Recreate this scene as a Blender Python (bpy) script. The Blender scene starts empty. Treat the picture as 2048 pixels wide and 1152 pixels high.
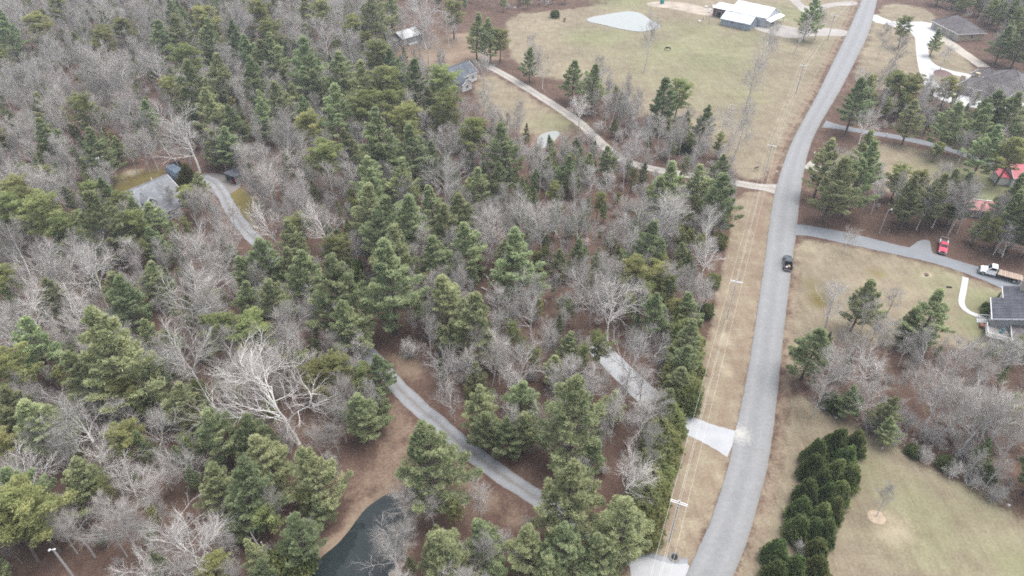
import bpy, bmesh, math, random
import numpy as np
from mathutils import Vector, Matrix
from mathutils.geometry import tessellate_polygon

# ------------------------------------------------------------------ camera, sky, sun, exposure
SC = bpy.context.scene
COL = SC.collection
CAM_H, PITCH, FPX = 95.0, math.radians(38.0), 1366.0     # drone height, downward pitch, focal length in 2048-px units
cd = bpy.data.cameras.new("camera"); cam = bpy.data.objects.new("camera", cd); COL.objects.link(cam)
cam.location = (0, 0, CAM_H); cam.rotation_euler = (math.pi/2 - PITCH, 0, 0)
cd.sensor_width = 36.0; cd.lens = 36.0*FPX/2048.0; cd.clip_start = 0.5; cd.clip_end = 9000
SC.camera = cam

W = bpy.data.worlds.new("World"); SC.world = W; W.use_nodes = True
wn = W.node_tree.nodes; wl = W.node_tree.links
sky = wn.new("ShaderNodeTexSky"); sky.sky_type = 'NISHITA'; sky.sun_disc = False
SUN_EL, SUN_AZ = math.radians(72), math.radians(75)        # azimuth clockwise from +Y: light from the right, a little behind
sky.sun_elevation = SUN_EL; sky.sun_rotation = SUN_AZ
sky.air_density = 1.2; sky.dust_density = 4.0; sky.ozone_density = 1.0
hs = wn.new("ShaderNodeHueSaturation"); hs.inputs['Saturation'].default_value = 0.36
wl.new(sky.outputs[0], hs.inputs['Color'])
bg = wn['Background']; bg.inputs['Strength'].default_value = 0.15
wl.new(hs.outputs[0], bg.inputs['Color'])
sd = bpy.data.lights.new("sun", 'SUN'); so = bpy.data.objects.new("sun", sd); COL.objects.link(so)
sd.energy = 0.9; sd.angle = math.radians(50); sd.color = (1.0, 0.97, 0.93)
sdir = Vector((math.sin(SUN_AZ)*math.cos(SUN_EL), math.cos(SUN_AZ)*math.cos(SUN_EL), math.sin(SUN_EL)))
so.rotation_euler = sdir.to_track_quat('Z', 'Y').to_euler(); so.location = (0, 0, 150)
SC.view_settings.view_transform = 'Standard'; SC.view_settings.look = 'None'
SC.view_settings.exposure = 1.44; SC.view_settings.gamma = 1.0
SC.view_settings.use_curve_mapping = False
SC.cycles.use_denoising = False
SC.cycles.denoiser = 'OPENIMAGEDENOISE'; SC.cycles.denoising_prefilter = 'ACCURATE'; SC.cycles.denoising_input_passes = 'RGB_ALBEDO_NORMAL'
SC.cycles.max_bounces = 5; SC.cycles.diffuse_bounces = 3; SC.cycles.transparent_max_bounces = 6
SC.cycles.use_adaptive_sampling = True; SC.cycles.adaptive_threshold = 0.012; SC.cycles.adaptive_min_samples = 48; SC.cycles.use_light_tree = False
SC.cycles.filter_width = 1.8
SC.cycles.volume_bounces = 0; SC.cycles.transmission_bounces = 3

HAZE = 0.00022
ALB = 0.76        # real-world albedo scale of masonry, stone, paint and soil under this exposure
rng = np.random.default_rng(7); random.seed(7)

def G(x, y, z=0.0):
    """photo pixel -> point of the place at height z"""
    u = (x-1024)/FPX; v = -(y-576)/FPX
    dy = math.cos(PITCH)+v*math.sin(PITCH); dz = -math.sin(PITCH)+v*math.cos(PITCH)
    t = (z-CAM_H)/dz
    return Vector((u*t, dy*t, z))
def to_px(p):
    dy, dz = p[1], p[2]-CAM_H
    dep = dy*math.cos(PITCH)-dz*math.sin(PITCH); up = dy*math.sin(PITCH)+dz*math.cos(PITCH)
    return 1024+FPX*p[0]/dep, 576-FPX*up/dep, dep

# ------------------------------------------------------------------ materials
def mat(name, rough=0.8, spec=0.3, metal=0.0):
    m = bpy.data.materials.new(name); m.use_nodes = True
    b = m.node_tree.nodes['Principled BSDF']
    b.inputs['Roughness'].default_value = rough; b.inputs['Specular IOR Level'].default_value = spec
    b.inputs['Metallic'].default_value = metal
    return m, m.node_tree.nodes, m.node_tree.links, b
def N(nt, t, **kw):
    n = nt.new(t)
    for k, v in kw.items(): setattr(n, k, v)
    return n
def ramp(nt, stops):
    r = nt.new("ShaderNodeValToRGB"); e = r.color_ramp.elements
    while len(e) < len(stops): e.new(0.5)
    for el, (p, c) in zip(e, stops):
        el.position = p; el.color = (*c, 1) if len(c) == 3 else c
    return r
def noise(nt, ln, vec, scale, detail=4, rough=0.55):
    n = nt.new("ShaderNodeTexNoise"); n.inputs['Scale'].default_value = scale
    n.inputs['Detail'].default_value = detail; n.inputs['Roughness'].default_value = rough
    if vec is not None: ln.new(vec, n.inputs['Vector'])
    return n.outputs['Fac']
def mixc(nt, ln, fac, a, b, blend='MIX'):
    m = nt.new("ShaderNodeMix"); m.data_type = 'RGBA'; m.blend_type = blend
    for s, v in (('Factor', fac), ('A', a), ('B', b)):
        i = {'Factor': 0, 'A': 6, 'B': 7}[s]
        if hasattr(v, 'is_linked') or hasattr(v, 'links'): ln.new(v, m.inputs[i])
        elif s == 'Factor': m.inputs[i].default_value = v
        else: m.inputs[i].default_value = (*v, 1)
    return m.outputs[2]
def math_n(nt, ln, op, a, b=None, clamp=False):
    m = nt.new("ShaderNodeMath"); m.operation = op; m.use_clamp = clamp
    for i, v in enumerate((a, b)):
        if v is None: continue
        if hasattr(v, 'links'): ln.new(v, m.inputs[i])
        else: m.inputs[i].default_value = v
    return m.outputs[0]
def bump(nt, ln, b, h, strength=0.4, dist=0.05):
    n = nt.new("ShaderNodeBump"); n.inputs['Strength'].default_value = strength; n.inputs['Distance'].default_value = dist
    ln.new(h, n.inputs['Height']); ln.new(n.outputs[0], b.inputs['Normal'])
def flat(name, c, var=0.25, scale=1.5, rough=0.7, spec=0.3, metal=0.0, c2=None):
    """colour with two scales of mottling"""
    m, nt, ln, b = mat(name, rough, spec, metal)
    tc = nt.new("ShaderNodeTexCoord").outputs['Object']
    c = tuple(x*ALB for x in c); c2 = c2 and tuple(x*ALB for x in c2)
    a = noise(nt, ln, tc, scale, 5); f = noise(nt, ln, tc, scale*9, 3)
    s = math_n(nt, ln, 'ADD', math_n(nt, ln, 'MULTIPLY', a, 0.65), math_n(nt, ln, 'MULTIPLY', f, 0.35))
    d = c2 or tuple(x*(1-var) for x in c)
    r = ramp(nt, [(0.32, d), (0.68, tuple(min(1, x*(1+0.5*var)) for x in c))]); ln.new(s, r.inputs[0])
    ln.new(r.outputs[0], b.inputs['Base Color'])
    return m

def leaf_mat(name, c1, c2, c3):
    """needles: hue varies by clump and by tree; a little light passes through"""
    m = bpy.data.materials.new(name); m.use_nodes = True
    nt, ln = m.node_tree.nodes, m.node_tree.links
    nt.remove(nt['Principled BSDF'])
    geo = nt.new("ShaderNodeTexCoord").outputs['Object']
    oi = nt.new("ShaderNodeObjectInfo")
    n1 = noise(nt, ln, geo, 0.55, 3); n2 = noise(nt, ln, geo, 3.5, 2)
    f = math_n(nt, ln, 'ADD', math_n(nt, ln, 'MULTIPLY', n1, 0.6), math_n(nt, ln, 'MULTIPLY', n2, 0.4))
    r = ramp(nt, [(0.34, c1), (0.5, c2), (0.66, c3)]); ln.new(f, r.inputs[0])
    h = nt.new("ShaderNodeHueSaturation"); ln.new(r.outputs[0], h.inputs['Color'])
    mr = nt.new("ShaderNodeMapRange"); ln.new(oi.outputs['Random'], mr.inputs['Value'])
    mr.inputs['To Min'].default_value = 0.472; mr.inputs['To Max'].default_value = 0.522; ln.new(mr.outputs[0], h.inputs['Hue'])
    rv = math_n(nt, ln, 'FRACT', math_n(nt, ln, 'MULTIPLY', oi.outputs['Random'], 13.7))
    mv = nt.new("ShaderNodeMapRange"); ln.new(rv, mv.inputs['Value'])
    mv.inputs['To Min'].default_value = 0.72; mv.inputs['To Max'].default_value = 1.22; ln.new(mv.outputs[0], h.inputs['Value'])
    df = nt.new("ShaderNodeBsdfDiffuse"); tr = nt.new("ShaderNodeBsdfTranslucent")
    ln.new(h.outputs[0], df.inputs[0]); ln.new(h.outputs[0], tr.inputs[0])
    mx = nt.new("ShaderNodeMixShader"); mx.inputs[0].default_value = 0.38
    ln.new(df.outputs[0], mx.inputs[1]); ln.new(tr.outputs[0], mx.inputs[2])
    ln.new(mx.outputs[0], nt['Material Output'].inputs['Surface'])
    return m
def bark_mat(name, c1, c2):
    m, nt, ln, b = mat(name, 0.9, 0.15)
    tc = nt.new("ShaderNodeTexCoord").outputs['Object']; oi = nt.new("ShaderNodeObjectInfo")
    r = ramp(nt, [(0.3, c1), (0.7, c2)]); ln.new(noise(nt, ln, tc, 2.2, 5), r.inputs[0])
    h = nt.new("ShaderNodeHueSaturation"); ln.new(r.outputs[0], h.inputs['Color'])
    mv = nt.new("ShaderNodeMapRange"); ln.new(oi.outputs['Random'], mv.inputs['Value'])
    mv.inputs['To Min'].default_value = 0.72; mv.inputs['To Max'].default_value = 1.25; ln.new(mv.outputs[0], h.inputs['Value'])
    ln.new(h.outputs[0], b.inputs['Base Color'])
    return m

M = {}
M['needle_blue'] = leaf_mat('needle_blue', (0.172, 0.206, 0.120), (0.310, 0.352, 0.190), (0.44, 0.472, 0.265))
M['needle_olive'] = leaf_mat('needle_olive', (0.165, 0.186, 0.083), (0.275, 0.296, 0.128), (0.39, 0.40, 0.182))
M['needle_dark'] = leaf_mat('needle_dark', (0.080, 0.116, 0.050), (0.155, 0.200, 0.080), (0.285, 0.305, 0.125))
M['needle_gold'] = leaf_mat('needle_gold', (0.075, 0.095, 0.035), (0.13, 0.13, 0.04), (0.19, 0.16, 0.05))
M['bark_pale'] = bark_mat('bark_pale', (0.42, 0.40, 0.378), (0.64, 0.615, 0.585))
M['twig_brown'] = bark_mat('twig_brown', (0.22, 0.195, 0.175), (0.35, 0.318, 0.29))
M['twig_grey'] = bark_mat('twig_grey', (0.235, 0.215, 0.198), (0.37, 0.345, 0.322))
M['bark_grey'] = bark_mat('bark_grey', (0.315, 0.298, 0.28), (0.51, 0.488, 0.463))
M['bark_pine'] = bark_mat('bark_pine', (0.055, 0.043, 0.037), (0.14, 0.115, 0.10))

# ------------------------------------------------------------------ mesh helpers
def new_mesh(name, V, F, m, mat_idx=None):
    me = bpy.data.meshes.new(name)
    me.from_pydata(V if isinstance(V, list) else V.tolist(), [], F if isinstance(F, list) else F.tolist())
    for x in (m if isinstance(m, (list, tuple)) else [m]): me.materials.append(x)
    if mat_idx is not None: me.polygons.foreach_set('material_index', mat_idx)
    return me
def np_mesh(name, V, T, mats, midx=None):
    """triangle soup of shared verts, quickly"""
    me = bpy.data.meshes.new(name)
    V = np.asarray(V, np.float32); T = np.asarray(T, np.int32)
    k = T.shape[1]
    me.vertices.add(len(V)); me.vertices.foreach_set('co', V.ravel())
    me.loops.add(T.size); me.loops.foreach_set('vertex_index', T.ravel())
    me.polygons.add(len(T)); me.polygons.foreach_set('loop_start', np.arange(0, T.size, k, dtype=np.int32))
    try: me.polygons.foreach_set('loop_total', np.full(len(T), k, np.int32))
    except Exception: pass
    for x in mats: me.materials.append(x)
    if midx is not None: me.polygons.foreach_set('material_index', np.asarray(midx, np.int32))
    me.update(calc_edges=True); me.validate()
    return me
def link(name, me, parent=None, loc=None, rot=None):
    o = bpy.data.objects.new(name, me); COL.objects.link(o)
    if parent is not None: o.parent = parent
    if loc is not None: o.location = loc
    if rot is not None: o.rotation_euler = rot
    return o
def tag(o, label=None, cat=None, group=None, kind=None):
    if label: o['label'] = label
    if cat: o['category'] = cat
    if group: o['group'] = group
    if kind: o['kind'] = kind
    return o
def empty(name, loc, rz=0.0):
    o = bpy.data.objects.new(name, None); COL.objects.link(o)
    o.location = loc; o.rotation_euler = (0, 0, rz); o.empty_display_size = 0.3
    return o
class MB:
    """collects boxes, slabs and tubes in local coordinates; build() links them as ONE mesh object"""
    def __init__(s): s.V = []; s.F = []
    def add(s, V, F):
        n = len(s.V); s.V += [tuple(v) for v in V]; s.F += [tuple(i+n for i in f) for f in F]; return s
    def box(s, c, d, rz=0.0, rx=0.0, ry=0.0):
        R = Matrix.Rotation(rz, 3, 'Z') @ Matrix.Rotation(ry, 3, 'Y') @ Matrix.Rotation(rx, 3, 'X'); c = Vector(c)
        V = [c + R @ Vector((d[0]*x/2, d[1]*y/2, d[2]*z/2)) for x in (-1, 1) for y in (-1, 1) for z in (-1, 1)]
        return s.add(V, [(0, 1, 3, 2), (4, 6, 7, 5), (0, 4, 5, 1), (2, 3, 7, 6), (0, 2, 6, 4), (1, 5, 7, 3)])
    def hull(s, lo, hi):
        """box between two rings of 4 points (bottom, top)"""
        return s.add(list(lo)+list(hi), [(3, 2, 1, 0), (4, 5, 6, 7), (0, 1, 5, 4), (1, 2, 6, 5), (2, 3, 7, 6), (3, 0, 4, 7)])
    def slab(s, pts, t):
        """polygon given by points (any plane) thickened downwards by t"""
        n = len(pts); P = [Vector(p) for p in pts]
        V = P + [p - Vector((0, 0, t)) for p in P]
        return s.add(V, [tuple(range(n)), tuple(range(2*n-1, n-1, -1))] + [(i, n+i, n+(i+1) % n, (i+1) % n) for i in range(n)])
    def prism(s, prof, x0, x1, axis='x'):
        """profile in (y,z) (or (x,z) with axis y) extruded"""
        n = len(prof)
        f = (lambda t, p: (t, p[0], p[1])) if axis == 'x' else (lambda t, p: (p[0], t, p[1]))
        V = [f(x0, p) for p in prof]+[f(x1, p) for p in prof]
        return s.add(V, [tuple(range(n)), tuple(range(2*n-1, n-1, -1))] + [(i, n+i, n+(i+1) % n, (i+1) % n) for i in range(n)])
    def tube(s, pts, r, sides=6, r1=None):
        P = [Vector(p) for p in pts]; n = len(P); V = []; F = []
        for i, p in enumerate(P):
            t = (P[min(i+1, n-1)]-P[max(i-1, 0)]).normalized()
            u = t.cross(Vector((0, 0, 1)) if abs(t.z) < 0.9 else Vector((1, 0, 0))).normalized(); v = t.cross(u)
            rr = r if r1 is None else r+(r1-r)*i/(n-1)
            V += [p + rr*(math.cos(a)*u+math.sin(a)*v) for a in [2*math.pi*k/sides for k in range(sides)]]
        for i in range(n-1):
            F += [(i*sides+k, i*sides+(k+1) % sides, (i+1)*sides+(k+1) % sides, (i+1)*sides+k) for k in range(sides)]
        F += [tuple(range(sides-1, -1, -1)), tuple(range((n-1)*sides, n*sides))]
        return s.add(V, F)
    def build(s, name, m, parent=None, smooth=False, bevel=0.0):
        me = new_mesh(name, s.V, s.F, m)
        bm = bmesh.new(); bm.from_mesh(me); bmesh.ops.recalc_face_normals(bm, faces=bm.faces)
        if bevel: bmesh.ops.bevel(bm, geom=list(bm.edges), offset=bevel, segments=2, affect='EDGES', clamp_overlap=True)
        bm.to_mesh(me); bm.free()
        if smooth: me.polygons.foreach_set('use_smooth', [True]*len(me.polygons))
        return link(name, me, parent)

def chaikin(P, n=2, closed=False):
    P = [np.array(p, float) for p in P]
    for _ in range(n):
        Q = []
        m = len(P)
        rngi = range(m) if closed else range(m-1)
        if not closed: Q.append(P[0])
        for i in rngi:
            a, b = P[i], P[(i+1) % m]; Q += [0.75*a+0.25*b, 0.25*a+0.75*b]
        if not closed: Q.append(P[-1])
        P = Q
    return np.array(P)
def gpts(px): return [G(*p)[:2] for p in px]
def resample(P, step=None, n=None):
    P = np.asarray(P, float); d = np.r_[0, np.cumsum(np.linalg.norm(np.diff(P, axis=0), axis=1))]
    n = n or max(2, int(d[-1]/step)+1); t = np.linspace(0, d[-1], n)
    return np.c_[np.interp(t, d, P[:, 0]), np.interp(t, d, P[:, 1])]
def seg_dist(Q, P, closed=False):
    """distance of points Q (n,2) to polyline P"""
    P = np.asarray(P, float); best = np.full(len(Q), 1e9)
    m = len(P)
    for i in range(m if closed else m-1):
        a, b = P[i], P[(i+1) % m]; ab = b-a; L = max(ab@ab, 1e-9)
        t = np.clip(((Q-a)@ab)/L, 0, 1); best = np.minimum(best, np.linalg.norm(Q-(a+t[:, None]*ab), axis=1))
    return best
def inside(Q, P):
    P = np.asarray(P, float); r = np.zeros(len(Q), bool); m = len(P); j = m-1
    for i in range(m):
        xi, yi = P[i]; xj, yj = P[j]
        c = ((yi > Q[:, 1]) != (yj > Q[:, 1])) & (Q[:, 0] < (xj-xi)*(Q[:, 1]-yi)/(yj-yi+1e-12)+xi)
        r ^= c; j = i
    return r
def sdf(Q, P): d = seg_dist(Q, P, True); return np.where(inside(Q, P), -d, d)
# ------------------------------------------------------------------ the setting: where roads, drives, ponds and yards lie (photo pixels -> ground)
ROAD_L = gpts([(1741,-40),(1723,0),(1697,62),(1664,128),(1632,195),(1606,240),(1580,290),(1562,340),(1549,384),(1538,450),(1529,525),(1518,597),(1506,680),(1491,768),(1471,860),(1456,935),(1436,1000),(1414,1060),(1395,1100),(1371,1152),(1338,1215),(1290,1290)])
ROAD_R = gpts([(1768,-40),(1754,0),(1741,62),(1708,128),(1673,195),(1644,240),(1620,290),(1608,340),(1601,384),(1594,450),(1585,525),(1575,597),(1566,680),(1557,768),(1547,860),(1535,935),(1518,1000),(1502,1060),(1488,1100),(1468,1152),(1440,1215),(1398,1290)])
LONG_DRIVE = [(405,354),(430,364),(447,390),(464,424),(490,458),(525,495),(565,537),(610,577),(655,612),(695,650),(735,705),(792,770),(835,813),(880,850),(925,892),(976,930),(1024,965),(1070,992),(1120,1025),(1180,1065),(1240,1100),(1300,1128),(1372,1150)]
SHORT_DRIVE = [(1190,690),(1222,722),(1262,762),(1310,806),(1350,838),(1400,860),(1466,888)]
FARM_DRIVE = [(965,126),(1010,150),(1060,180),(1100,205),(1140,232),(1165,250),(1190,275),(1215,298),(1240,320),(1300,338),(1400,354),(1450,362),(1500,371),(1556,379)]
EAST_LANE = [(1648,248),(1690,257),(1740,265),(1800,275),(1860,288),(1920,305),(1970,325),(2005,340),(2060,352)]
SPUR = [(1612,329),(1640,338),(1680,350),(1760,364)]
POND_NEAR = gpts([(612,1152),(625,1128),(645,1108),(672,1088),(695,1062),(712,1038),(727,1018),(742,1005),(772,985),(792,984),(806,1005),(815,1045),(806,1085),(795,1120),(778,1152),(752,1200),(700,1240),(620,1260),(585,1220)])
POND_FAR = gpts([(1171,38),(1185,32),(1212,28),(1238,23),(1262,21),(1282,25),(1298,36),(1320,48),(1321,55),(1300,60),(1280,63),(1240,57),(1200,47),(1178,43)])
PUDDLE = gpts([(1075,272),(1092,264),(1112,260),(1122,266),(1112,278),(1098,290),(1082,298),(1074,288)])
ponds = [chaikin(p, 2, True) for p in (POND_NEAR, POND_FAR, PUDDLE)]
wat = {'LONG': chaikin(gpts(LONG_DRIVE)), 'SHORT': chaikin(gpts(SHORT_DRIVE)), 'FARM': chaikin(gpts(FARM_DRIVE)), 'EAST': chaikin(gpts(EAST_LANE)), 'SPUR': chaikin(gpts(SPUR))}
RL, RR = chaikin(ROAD_L), chaikin(ROAD_R)

def ground_mat():
    m, nt, ln, b = mat('ground_cover', 0.95, 0.1)
    geo = nt.new("ShaderNodeNewGeometry").outputs['Position']
    at = N(nt, "ShaderNodeAttribute", attribute_name='zone'); sep = nt.new("ShaderNodeSeparateColor"); ln.new(at.outputs['Color'], sep.inputs[0])
    at2 = N(nt, "ShaderNodeAttribute", attribute_name='zone2'); sep2 = nt.new("ShaderNodeSeparateColor"); ln.new(at2.outputs['Color'], sep2.inputs[0])
    big = noise(nt, ln, geo, 0.045, 5); mid = noise(nt, ln, geo, 0.28, 5, 0.6); fine = noise(nt, ln, geo, 2.2, 4, 0.7); grit = noise(nt, ln, geo, 9.0, 3, 0.7)
    def R(src, stops):
        r = ramp(nt, stops); ln.new(src, r.inputs[0]); return r.outputs[0]
    def S(*ws):
        acc = None
        for src, w in ws:
            t = math_n(nt, ln, 'MULTIPLY', src, w); acc = t if acc is None else math_n(nt, ln, 'ADD', acc, t)
        return acc
    mpv = nt.new('ShaderNodeMapping'); mpv.inputs['Scale'].default_value = (0.9, 0.16, 1); mpv.inputs['Rotation'].default_value = (0, 0, 0.7); ln.new(geo, mpv.inputs[0]); streak = noise(nt, ln, mpv.outputs[0], 1.0, 4, .65)
    fg = S((mid, 0.30), (fine, 0.35), (grit, 0.15), (streak, 0.2))
    litter = R(fg, [(0.3, (0.052, 0.033, 0.026)), (0.5, (0.118, 0.076, 0.059)), (0.7, (0.205, 0.145, 0.115))])
    straw = R(fg, [(0.3, (0.115, 0.092, 0.062)), (0.5, (0.235, 0.197, 0.140)), (0.66, (0.35, 0.305, 0.228))])
    green = R(fg, [(0.3, (0.125, 0.135, 0.065)), (0.5, (0.19, 0.20, 0.105)), (0.7, (0.27, 0.275, 0.165))])
    sand = R(fg, [(0.3, (0.28, 0.23, 0.16)), (0.7, (0.40, 0.35, 0.26))])
    rust = R(fg, [(0.3, (0.15, 0.100, 0.070)), (0.55, (0.245, 0.186, 0.138)), (0.72, (0.335, 0.268, 0.202))])
    moss = R(fg, [(0.3, (0.10, 0.085, 0.030)), (0.7, (0.21, 0.17, 0.065))])
    jit = S((mid, 0.9), (fine, 0.5), (big, 0.5))          # mean ~0.95
    def edge(w, k=2.6):
        x = math_n(nt, ln, 'SUBTRACT', math_n(nt, ln, 'ADD', w, math_n(nt, ln, 'MULTIPLY', math_n(nt, ln, 'SUBTRACT', jit, 0.95), 0.9)), 0.5)
        return math_n(nt, ln, 'ADD', math_n(nt, ln, 'MULTIPLY', x, k), 0.5, True)
    c = mixc(nt, ln, edge(sep2.outputs[0]), litter, rust)
    c = mixc(nt, ln, edge(sep.outputs[0]), c, straw)
    c = mixc(nt, ln, edge(sep2.outputs[1]), c, moss)
    c = mixc(nt, ln, edge(sep.outputs[1], 1.2), c, green)
    c = mixc(nt, ln, edge(sep.outputs[2], 1.8), c, sand)
    # broad unevenness of the turf and litter
    v = R(big, [(0.3, (0.80*ALB, 0.79*ALB, 0.78*ALB)), (0.7, (1.12*ALB,)*3)])
    c = mixc(nt, ln, 1.0, c, v, 'MULTIPLY')
    ln.new(c, b.inputs['Base Color'])
    bump(nt, ln, b, S((mid, 0.5), (fine, 0.5)), 0.4, 0.15)
    return m

def spaced(lo, hi, a, b, fine, far):
    c = [a]; s = fine
    while c[-1] > lo: s *= 1.5; c.append(c[-1]-s)
    left = c[::-1]; mid = list(np.arange(a, b, fine))[1:]; c = [b]; s = fine
    while c[-1] < hi: s *= 1.5; c.append(c[-1]+s)
    return np.array(left+mid+c)
gx = spaced(-4000, 4000, -262, 262, 1.7, 0); gy = spaced(-3000, 6000, 14, 372, 1.5, 0)
XX, YY = np.meshgrid(gx, gy); Q = np.c_[XX.ravel(), YY.ravel()]
zone = np.zeros((len(Q), 4), np.float32); zone2 = np.zeros((len(Q), 4), np.float32); zone[:, 3] = zone2[:, 3] = 1
def paint(arr, ch, px, soft=3.0, val=1.0):
    d = sdf(Q, chaikin(gpts(px), 1, True)); w = np.clip(0.5-d/(2*soft), 0, 1)*val
    arr[:, ch] = np.maximum(arr[:, ch], w)
def dab(arr, ch, x, y, r, val=1.0, sy=1.0):
    p = G(x, y); d = np.hypot(Q[:, 0]-p.x, (Q[:, 1]-p.y)/sy)
    arr[:, ch] = np.maximum(arr[:, ch], val*np.exp(-(d/r)**2))
OPEN_FIELD = [(1010,28),(1120,22),(1230,4),(1400,-30),(1745,-30),(1722,0),(1692,66),(1640,170),(1590,260),(1552,350),(1500,362),(1462,340),(1440,312),(1400,290),(1340,262),(1290,236),(1230,205),(1180,182),(1130,160),(1050,150),(1015,100)]
VERGE_W = [(1470,385),(1556,384),(1540,450),(1531,525),(1519,600),(1506,680),(1491,768),(1470,860),(1436,1000),(1394,1100),(1340,1200),(1200,1260),(1255,1140),(1290,1070),(1322,970),(1345,890),(1378,800),(1402,720),(1425,640),(1440,560),(1462,480)]
YARD_SE = [(1588,478),(1640,482),(1760,505),(1880,535),(2048,600),(2048,700),(1960,700),(1880,690),(1800,690),(1720,690),(1660,680),(1620,730),(1580,780),(1557,770),(1575,600)]
FIELD_SE = [(1557,775),(1600,790),(1640,815),(1700,842),(1800,900),(1950,985),(2048,1045),(2130,1090),(2130,1260),(1420,1260),(1490,1100),(1535,950)]
MID_E = [(1640,352),(1690,300),(1790,285),(1900,312),(2000,345),(2048,365),(2048,400),(1930,400),(1840,400),(1760,380),(1690,375)]
NE_YARD = [(1754,15),(1800,5),(1870,25),(1880,60),(1960,150),(1940,180),(1850,185),(1780,185),(1700,160),(1722,110)]
HOUSE6_YARD = [(975,140),(1040,180),(1110,225),(1150,250),(1130,268),(1060,268),(1000,255),(955,215),(945,170)]
for px, s in ((OPEN_FIELD, 3), (VERGE_W, 1.5), (YARD_SE, 2.5), (FIELD_SE, 2), (MID_E, 3), (NE_YARD, 3)): paint(zone, 0, px, s)
paint(zone, 0, HOUSE6_YARD, 3, 0.8)
paint(zone2, 0, VERGE_W, 1.5); dv = sdf(Q, chaikin(gpts(VERGE_W), 1, True)); zone[:, 0] = np.where(dv < 2, np.minimum(zone[:, 0], .54), zone[:, 0])
paint(zone2, 0, [(790,95),(850,80),(960,60),(1010,110),(980,140),(870,135),(800,128)], 4, 0.9)          # reddish yard by the cabin
paint(zone2, 0, HOUSE6_YARD, 6, 1.0)
paint(zone2, 0, [(640,1120),(700,960),(750,880),(775,800),(810,790),(840,840),(880,900),(960,960),(1085,1030),(1085,1080),(960,1050),(870,1040),(830,1000),(780,970),(700,1060)], 2, 0.5)
paint(zone2, 0, [(770,700),(830,705),(860,745),(820,770),(790,750)], 2, 0.8)
paint(zone2, 1, [(452,372),(500,378),(515,450),(510,470),(478,440),(460,405)], 1.5, 0.95)           # mossy turf by the drive pad
paint(zone2, 1, [(205,345),(330,335),(335,352),(250,395),(215,400)], 3, 0.7)
dab(zone, 2, 262, 346, 3, .7); dab(zone, 2, 243, 363, 2.5, 0.5)
paint(zone, 1, [(1130,60),(1300,62),(1450,60),(1560,90),(1540,180),(1480,250),(1380,220),(1250,170),(1150,110)], 22, .4)
for x, y, r, v in ((1190,75,16,0.75),(1230,68,12,0.6),(1380,60,18,0.6),(1330,95,20,0.65),(1420,120,22,0.7),(1440,90,18,.6),(1370,150,14,.55),(1300,120,14,.5),(1480,190,12,.5),(1560,60,12,.6),(1575,25,16,.7),(1500,75,12,.6),(1250,2,18,.7)): dab(zone, 1, x, y, r, v)
for x, y, r, v in ((1720,930,5,.8),(1760,970,7,.6),(1830,1010,7,.75),(1880,1040,6,.7),(1850,1080,8,.7),(1960,1020,7,.5),(1940,1100,8,.55),(2030,1130,5,.9),(1740,1060,6,.3),(1690,900,4,.5)): dab(zone, 1, x, y, r, v*.72)
for x, y, r, v in ((1960,650,5,.95),(1955,610,6,.7),(1975,600,5,.8),(1975,680,4,.95),(1880,565,7,.45),(1930,590,5,.5)): dab(zone, 1, x, y, r, v)
for x, y, r, v in ((1950,385,9,.95),(1930,350,8,.7),(1975,365,8,.9),(1870,340,8,.5),(1710,320,6,.4),(1620,85,8,.4),(1115,245,9,.6)): dab(zone, 1, x, y, r, v)
for x, y, r, v in ((1790,1060,3.5,.75),(1770,1045,3,.6),(1440,680,2.5,.7),(1425,660,2,.6),(1390,1050,2.5,.5),(1455,740,2,.6),(1330,1085,2.5,.5),(1853,550,1.2,.9),(1410,790,2,.5)): dab(zone, 2, x, y, r, v)
for x, y, r, v in ((1640,600,4,.8),(1625,570,5,.6),(1750,545,4,.5)): dab(zone2, 1, x, y, r, v)
# worn reddish shoulder on the road's west side, dry ditch further off
dl = seg_dist(Q, RL); dr = seg_dist(Q, RR)
pxq = np.array([to_px((a, b, 0))[1] if b > 5 else 3000 for a, b in Q])
sh = np.exp(-((dl-2.2)/1.0)**2)*np.where((pxq < 480), 0.95, 0.25)
zone2[:, 0] = np.maximum(zone2[:, 0], sh); zone[:, 0] *= (1-0.85*sh)
sh = np.exp(-((dr-1.5)/1.2)**2)*np.where((pxq > 540), 0.8, 0.35)
zone2[:, 0] = np.maximum(zone2[:, 0], sh); zone[:, 0] *= (1-0.7*sh)
Z = np.zeros(len(Q))
for P, dep in zip(ponds, (1.1, 0.8, 0.3)):
    d = sdf(Q, P); Z = np.minimum(Z, -dep*np.clip((1.2-d)/2.6, 0, 1))
    zone2[:, 0] = np.maximum(zone2[:, 0], 0.8*np.clip((2.5-d)/2, 0, 1)); 
nx, ny = len(gx), len(gy); I = np.arange(nx*ny).reshape(ny, nx)
F4 = np.stack([I[:-1, :-1], I[:-1, 1:], I[1:, 1:], I[1:, :-1]], -1).reshape(-1, 4)
gm = np_mesh('ground', np.c_[Q, Z], F4, [ground_mat()])
for nme, arr in (('zone', zone), ('zone2', zone2)):
    ca = gm.color_attributes.new(nme, 'FLOAT_COLOR', 'POINT'); ca.data.foreach_set('color', arr.ravel())
gm.polygons.foreach_set('use_smooth', [True]*len(gm.polygons))
tag(link('ground', gm), kind='structure')

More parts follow.
